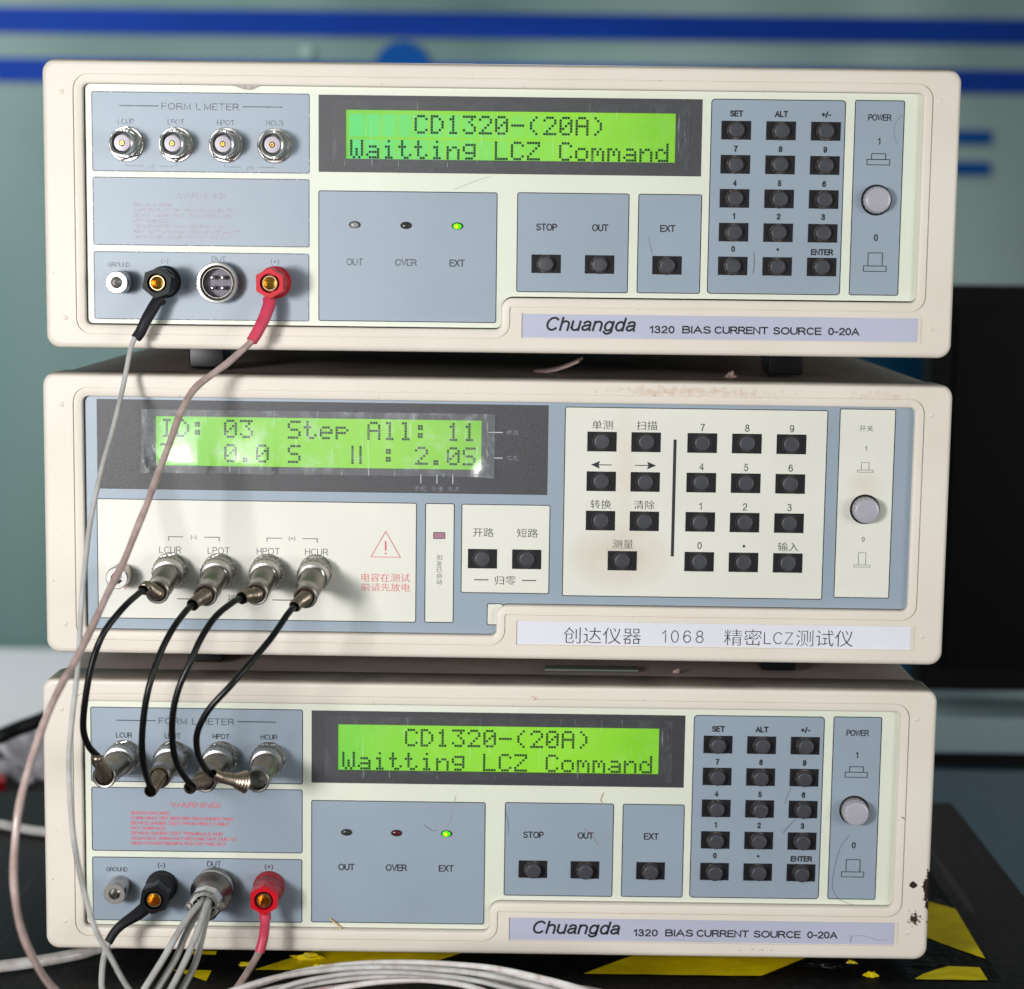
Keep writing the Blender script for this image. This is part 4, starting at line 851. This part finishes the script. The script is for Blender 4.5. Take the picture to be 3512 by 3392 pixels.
for s_ in (-1, 1):
    b = MB(); lathe(b, [(1.7, 0), (1.7, 1.6), (1.3, 2.0), (.01, 2.1)], (68.0 + s_ * 6.2, -30, -224.4 - .6), (s_ * .25, -1, 0), 16); P(b, 'clamp_screw', 'nickel_pale', o, 30)
for w_ in ([(67.2,-22,-223.4),(66.6,-32,-223.2),(63.5,-40,-225.3),(59.6,-48,-230.7),(55.3,-56,-238.0),(49.7,-64,-246.6),(44,-70,-256)],
           [(67.0,-22,-225.6),(66.4,-31,-226),(64.4,-38,-228.4),(61.7,-44,-233.6),(59.2,-50,-240.2),(53.5,-58,-249.6),(49,-64,-257)],
           [(69.4,-22,-223.4),(69.4,-33,-223.0),(68.6,-42,-226.2),(67.0,-50,-231.4),(64.4,-56,-237.9),(59.7,-62,-247.3),(54,-68,-257)],
           [(69.6,-22,-225.6),(69.5,-31,-226),(69.1,-38,-229.8),(68.4,-44,-235.0),(66.9,-50,-242.3),(62.9,-56,-250.3),(59,-60,-257.5)]):
    c_ = MB(); tube(c_, w_, 1.38, 14, 8); P(c_, 'wire', 'cable_grey', smooth=80)

# loops of pale cable in front of the stack
def loose(name, pts, r, mat, label, cat='cable', group=None):
    mb = MB(); p0 = pts[len(pts) // 2]; tube(mb, [tuple(a - b for a, b in zip(q, p0)) for q in pts], r, 16, 10)
    return tag(mb.build(name, mat, None, 80, loc=p0), label, cat, group)
A_ = [(60,-84,-255),(72,-90,-245.5),(83.9,-90,-239.2),(91,-90,-236.3),(106,-88,-232.5),(126.1,-86,-230.1),(146.4,-85,-229.6),(166.9,-85,-230.3),(182.2,-86,-231.5),(197.5,-88,-234.0),(210.7,-90,-236.7),(224,-92,-241),(236,-92,-248),(246,-90,-257)]
loose('loose_cable', A_, 1.15, 'cable_white', 'smooth white cable arching in front of the table edge, front strand of the bundle')
loose('loose_cable', [(x + 7, y + 5, z + .1 - .0 * k) for k, (x, y, z) in enumerate(A_)], 1.2, 'cable_clear', 'clear plastic cable with copper core arching in the loose bundle', )
loose('loose_cable', [(x + 12, y + 3.5, z - 2.4) for x, y, z in A_], 1.1, 'cable_clear', 'translucent cable just beneath the upper strands of the loose bundle')
loose('loose_cable', [(98,-80,-256),(110,-80,-247),(121.5,-80,-241.6),(135.9,-80,-238.2),(152.3,-80,-236.3),(166.7,-80,-236.9),(179.1,-80,-239.2),(190,-80,-243.5),(204,-80,-251),(212,-80,-258)], 1.15, 'cable_clear', 'lowest brownish translucent cable inside the arch of the loose bundle')
loose('loose_cable', [(-90,-34,-258.2),(-50,-22,-258.2),(-30.8,-16.3,-258.2),(-20.8,-13.5,-258.2),(-8.6,-8.1,-258.2),(3.4,-1.4,-258.2),(12.7,6.2,-258.2),(22.3,22.9,-258.2),(26,70,-258.2)], 2.6, 'cable_white', 'white cable lying on the black table and passing under the lowest instrument')
loose('loose_cable', [(-180,232,-258.4),(-130,214,-258.4),(-86.1,197,-258.4),(-73,189.8,-258.4),(-60.1,182.7,-258.4),(-47.8,177.6,-258.4),(-20,172,-258.4),(-6,200,-258.4)], 2.5, 'cable_white', 'white cable lying at the back left of the black table')

loose('loose_cable', [(x + 2 + 6 * math.sin(k * .45), y + 2, z - 3.9 + .5 * math.sin(k)) for k, (x, y, z) in enumerate(A_)], 1.05, 'cable_white', 'thin white cable threaded through the middle of the loose bundle')
loose('loose_cable', [(x - 9 + 3 * k, y + 8, z - 5.5 - .25 * k) for k, (x, y, z) in enumerate(A_)], 1.05, 'cable_white', 'thin white cable sagging lowest right in the loose bundle')
loose('loose_cable', [(x + 16 - 2.2 * k, y - 3, z - 1.2 - .5 * math.sin(k * .9)) for k, (x, y, z) in enumerate(A_)], .95, 'cable_grey', 'thin grey cable crossing over the front of the loose bundle')
loose('loose_cable', [(x - 3 + 4.5 * k, y + 9, z - 8 + .4 * math.sin(k)) for k, (x, y, z) in enumerate(A_)], 1.0, 'cable_pink', 'thin brownish cable beneath the arch, spreading right of the loose bundle')
# ---- table, tape
tb = thing('work_table', (100, 0, -290), 'black topped table carrying the stack of instruments', 'table'); P = Part(tb)
m_ = MB(); m_.box(-520, 438, -420, 262, -291, -261.2, 1.5); P(m_, 'table_top', 'table_black', smooth=30)
for x in (-480, 398):
    for y in (-380, 222):
        m_ = MB(); m_.box(x, x + 36, y, y + 36, -750, -291.2, 1); P(m_, 'leg', 'cabinet_black', smooth=30)
def tape(root_label, x0, x1, y0, y1, along, segs, group=None):
    """a strip lying on the table, slanted yellow bars as sheets on the black strip"""
    t_ = thing('hazard_tape', ((x0 + x1) / 2, (y0 + y1) / 2, -261.2), root_label, 'hazard tape', group); P = Part(t_)
    n = 60; vs = []; fs = []
    for i in range(n + 1):
        for j in range(7):
            u, v = i / n, j / 6; x = x0 + (x1 - x0) * (u if along == 'x' else v); y = y0 + (y1 - y0) * (v if along == 'x' else u)
            vs.append((x, y, -261.05 + .35 * max(0, noise.noise(Vector((x * .03, y * .08, 3))))))
    for i in range(n):
        for j in range(6): a = i * 7 + j; f = (a, a + 7, a + 8, a + 1); fs.append(f if along == 'x' else f[::-1])
    m_ = MB(); m_.add(vs, fs); P(m_, 'black_strip', 'tape_black', smooth=80)
    for poly in segs:
        m_ = MB(); h = -260.55; k = len(poly); ctr = (sum(p[0] for p in poly) / k, sum(p[1] for p in poly) / k); vs = []; fs = []
        # subdivided fan so that the sheet can sag and wrinkle slightly
        R_ = 6; ring = []
        for q in range(k):
            a, b = poly[q], poly[(q + 1) % k]
            ring += [(a[0] + (b[0] - a[0]) * s / 6, a[1] + (b[1] - a[1]) * s / 6) for s in range(6)]
        for r_ in range(R_ + 1):
            for (a, b) in ring:
                f_ = 1 - r_ / R_ * .999; X = ctr[0] + (a - ctr[0]) * f_; Y = ctr[1] + (b - ctr[1]) * f_
                vs.append((X, Y, h + .22 * noise.noise(Vector((X * .12, Y * .2, 8)))))
        K = len(ring)
        for r_ in range(R_):
            for q in range(K): q2 = (q + 1) % K; fs.append((r_ * K + q, r_ * K + q2, (r_ + 1) * K + q2, (r_ + 1) * K + q))
        m_.add(vs, fs); P(m_, 'yellow_bar', 'tape_yellow', smooth=80)
S48 = 47
def bar(x, y0, y1, w_): d = y1 - y0; return [(x, y0), (x + w_, y0), (x + w_ + d, y1), (x + d, y1)]
tape('yellow and black tape along the front edge under the lowest instrument', 50, 352, -7.2, 40, 'x',
     [bar(84.8, -7.2, 40, 64), bar(223.8, -7.2, 40, 75), [(54.7, 9.8), (66, 9.8), (66, 14), (54.7, 14)]])
tape('yellow and black tape running back from the right front corner of the table', 352.2, 400, -9.2, 150, 'y',
     [[(363, -9.0), (393.8, -9.1), (393.9, 5.6), (380.4, 6.7), (368, -2.5)], [(398.7, 16.2), (400, 81.0), (390.1, 91), (353, 128), (353, 80), (383.6, 35.0)]])
m_ = MB(); m_.add([(54.7, -260.4, 0)], []) if False else None
pc = thing('tape_piece', (61, -12, -261), 'small yellow tape triangle on the table under the four grey wires', 'hazard tape'); P = Part(pc)
m_ = MB(); m_.add([(50.5, -7.8, -260.9), (67, -7.8, -260.9), (66.6, -20.2, -260.9), (57.5, -13, -260.9)], [(0, 3, 2, 1)]); rings(m_, []) if False else None; P(m_, 'yellow_bar', 'tape_yellow', smooth=0)
def crumple(x, y, sx, sy, sz, mat, seed, label, cat='tape scrap', name='tape_scrap', n=3, z0=-260.8):
    bm = bmesh.new(); bmesh.ops.create_icosphere(bm, subdivisions=n, radius=1)
    for v in bm.verts:
        d = .55 * noise.noise(v.co * 1.7 + Vector((seed, 0, 0))) + .5 * abs(noise.noise(v.co * 3.7 + Vector((0, seed, 0))))
        v.co = v.co * (.55 + d); v.co = Vector((v.co.x * sx, v.co.y * sy, max(-.2, v.co.z) * sz))
    bm.verts.index_update(); m_ = MB(); m_.add([v.co[:] for v in bm.verts], [[v.index for v in f.verts] for f in bm.faces]); bm.free()
    return tag(m_.build(name, mat, None, 25, loc=(x, y, z0)), label, cat)
crumple(106, 6.5, 9.5, 3.0, 3.2, 'tape_yellow', 3.3, 'crumpled yellow tape ridge beside the red sleeved lead, under the instrument front')
crumple(112, -3.6, 4.6, 1.8, 2.0, 'tape_yellow', 5.1, 'small torn yellow tape lump just behind the white cable arch')
crumple(80.5, -.8, 4.2, 2.0, 1.8, 'tape_yellow', 9.7, 'tiny yellow tape curl on black tape between grey wires and red lead')
crumple(339.5, 9.0, 3.0, 2.0, 2.0, 'tape_yellow', 1.7, 'tiny yellow tape tuft right of centre under the instrument front')
crumple(345.3, -4.6, 3.4, 2.4, 2.2, 'tape_yellow', 7.7, 'peeling yellow flake beside the yellow corner triangle of the tape')
crumple(330, 6, 16, 3.5, 1.6, 'tape_black', 4.4, 'rumpled glossy black tape fold below the right end of the name strip')
crumple(371, 7.2, 14, 2.0, 1.6, 'tape_black', 14.4, 'rumpled glossy black tape fold below the chipped corner')

# ---- bits lying on the housings
sc_ = MB(); vs = []; fs = []
pts = [(200, 52, -10.3), (205, 46, -9.6), (210, 40, -8.2), (215, 35, -6.0), (219.5, 31, -3.6)]
for i, (x, y, z) in enumerate(pts):
    wv = Vector((.35, .9, .25)).normalized() * (1.2 + .35 * i); q = Vector((x, y, z)); vs += [q - wv, q + wv, q + wv + Vector((.2, 0, -1.0)), q - wv + Vector((.2, 0, -1.0))]
for i in range(4):
    for j in range(4): fs.append((i * 4 + j, i * 4 + (j + 1) % 4, i * 4 + 4 + (j + 1) % 4, i * 4 + 4 + j))
fs += [(3, 2, 1, 0), (16, 17, 18, 19)]
sc_.add([(a[0] - 205, a[1] - 42, a[2] + 10) for a in vs], fs); tag(sc_.build('foam_strip', 'foam_scrap', None, 50, loc=(205, 42, -10)), 'curled brownish foam strip lying on the middle instrument housing', 'foam strip')
m_ = MB(); m_.box(-20, 20, -4, 4, 0, .8, .3); tag(m_.build('card_strip', 'label_green', None, 30, loc=(226, 22, -136.1)), 'flat grey green strip lying on the lowest instrument housing', 'strip')
crumple(283.5, 30, 3.0, 2.4, 3.2, 'foam_scrap', 2.2, 'small crumb of brown foam left of the right rear foot on the middle housing', 'crumb', 'foam_crumb', 2, -10.2)
crumple(262, 18, 2.6, 1.2, 1.4, 'foam_scrap', 6.2, 'small pale shred on the lowest housing near its right foot', 'shred', 'paper_shred', 2, -136.0)

# ---- hairs, scratches and marks on the lowest instrument
def hair(parent, pts, mat='hair_dark', r=.055, y=2.72, name='scratch_mark'):
    mb = MB(); tube(mb, [(a, y, b) for a, b in pts], r, 5, 6); return mb.build(name, mat, parent, 80)
hair(I3, [(336, 53), (332.5, 48), (330.5, 40), (329.6, 31), (332, 26), (336, 23.7), (338.5, 23.2)])
hair(I3, [(311, 73), (309.5, 69.5), (308.8, 66.5)]); 
hair(I3, [(313, 59.5), (310.5, 56.5), (308, 53.5)], r=.08); hair(I3, [(192, 62), (193.2, 57), (193.4, 52)])
hair(I3, [(225, 54.5), (228.5, 51), (231.5, 47)], 'hair_red'); 
pass
hair(I3, [(167.5, 52.5), (169.5, 59), (171.2, 67.5)], 'ink_tick', .09); hair(I3, [(158, 55), (162, 52.5), (164, 53)], r=.08)
hair(I3, [(233, 70), (231.8, 67), (232.4, 65.5)], 'hair_red', .1)
hair(I3, [(202, 111), (204, 110.5), (203.2, 109.4)], 'hair_red', .12, -.05); hair(I3, [(336.8, 10), (343, 10.4), (349, 8.6), (353, 8.9)], r=.05, y=.38); hair(I3, [(337.6, 7.4), (338, 10)], r=.08, y=.38)
hair(I3, [(262, 7.9), (270, 7.0), (280, 6.9)], r=.04, y=.38); hair(I3, [(357, 62), (358.5, 61)], r=.16, y=-.02); 
hair(I3, [(119, 14.2), (122.5, 11.2), (123.8, 9.4), (121.5, 8.6)], 'chip_straw', .35, 1.6, 'straw_chip')
hair(I1, [(166, 66), (175, 69.5), (181, 71.6)], r=.035); hair(I1, [(288.4, 42), (288.8, 37.5), (288.4, 33.5)], r=.08); hair(I1, [(245.5, 48), (246, 45), (247.3, 40.5)], r=.04); hair(I1, [(347, 98), (344, 94), (344.2, 89), (345.5, 86.5)], r=.035)
# torn sliver of cream film at the top of the top instrument's window
m_ = MB(); m_.add([(76, 1.4, 106.6), (88, 1.4, 106.6), (83.5, 1.8, 104.6), (81.4, 1.9, 104.8)], [(0, 3, 2, 1)]); m_.build('torn_film', 'collar_pale', I1, 0)

# ------------------------------------------------------------------ the room behind
wl = MB(); wl.box(-1700, 2100, 1800, 1830, -750, 1100); wl = tag(wl.build('back_wall', 'wall_teal', None, 20), kind='structure')
def wall_part(x0, x1, z0, z1, mat, name, y=1796, r=0):
    return plate(name, x0, x1, z0, z1, y, mat, wl, r, 3)
wall_part(-1650, 2050, 303, 335, 'wall_stripe_blue', 'wall_stripe'); wall_part(-1650, 2050, 241, 271, 'wall_stripe_blue', 'wall_stripe')
wall_part(740, 806, 176, 194, 'wall_mark_blue', 'wall_mark', r=3); wall_part(754, 806, 136, 154, 'wall_mark_blue', 'wall_mark', r=3)
d_ = MB(); lathe(d_, [(36, 0), (36, 2), (.01, 2.2)], (44, 1794, 262), seg=40); d_.build('wall_emblem', 'wall_mark_blue', wl, 30)
d_ = MB(); lathe(d_, [(8, 0), (8, 3), (.01, 3.2)], (-80, 1794, 283), seg=24); d_.build('wall_disc', 'wall_pale', wl, 30)  # small pale round disc on the wall
fl = MB(); fl.box(-1700, 2100, -1600, 1830, -760, -750); tag(fl.build('floor', 'floor_grey', None, 0), kind='structure')
cb = thing('storage_cabinet', (-350, 1000, -750), 'pale low cabinet behind the table at the left', 'cabinet'); P = Part(cb)
m_ = MB(); m_.box(-900, -20, 905, 1300, -750, -398, 4); P(m_, 'cabinet_body', 'pale_painted', smooth=30)
for x in (-880, -450): 
    m_ = MB(); m_.box(x, x + 420, 899, 904.5, -735, -414, 2); o = P(m_, 'door', 'pale_painted', smooth=30)
cs = thing('equipment_case', (-200, 400, -750), 'black equipment case behind the left end of the table', 'case'); P = Part(cs)
m_ = MB(); m_.box(-420, -20, 330, 520, -750, -306, 6); P(m_, 'case_body', 'cabinet_black', smooth=30)
m_ = MB(); m_.box(-410, -30, 327, 329.5, -330, -312, 1); P(m_, 'lid_band', 'foot_black', smooth=30)
crumple(-124, 470, 42, 34, 32, 'bag_white', 2.9, 'crumpled white bag on the black case at the left', 'plastic bag', 'plastic_bag', 4, -300)
m_ = MB(); lathe(m_, [(10, 0), (12, 3), (12, 13), (9, 16), (.01, 16.5)], (0, 0, 0), axis=(0, 0, 1), seg=20); tag(m_.build('red_cap', 'knob_red', None, 40, loc=(-133, 388, -303)), 'small red cap at the left edge of the picture on the dark case', 'cap')
loose('loose_cable', [(-220, 330, -300), (-124.1,330,-253.7),(-108.8,330,-247.7),(-99.8,335,-244.3),(-87,340,-240.2),(-75.2,350,-235.9),(-40,372,-228),(40,400,-240),(60,420,-300)], 4.6, 'rubber_black', 'thick black cable crossing in front of the pale cabinet at the left')
bn = thing('side_bench', (800, 700, -750), 'grey teal bench behind the right side of the table', 'bench'); P = Part(bn)
m_ = MB(); m_.box(448, 1300, 470, 1050, -287, -263, 2); P(m_, 'bench_top', 'bench_edge', smooth=30)
m_ = MB(); m_.box(470, 1280, 500, 1040, -750, -288, 2); P(m_, 'bench_body', 'cabinet_black', smooth=30)
m_ = MB(); m_.box(462, 1285, 484, 499.5, -740, -302, 2); P(m_, 'front_panel', 'bench_teal', smooth=30)
mn = thing('monitor', (640, 540, -263), 'large switched off black monitor at the right behind the stack', 'monitor'); P = Part(mn)
m_ = MB(); m_.box(467, 980, 500, 535, -252, 20, 4); P(m_, 'monitor_case', 'cabinet_black', smooth=30)
m_ = MB(); m_.box(482, 965, 497.5, 499.7, -236, 6, .5); P(m_, 'screen', 'screen_black', smooth=30)
m_ = MB(); m_.box(690, 760, 505, 560, -262.5, -250, 2); P(m_, 'stand', 'cabinet_black', smooth=30)
bb = MB(); bb.box(-32, 32, -40, 40, 0, 270, 3); tag(bb.build('storage_bin', 'bin_blue', None, 30, loc=(458, 640, -262.8)), 'blue upright box showing behind the right end of the middle instrument', 'box')
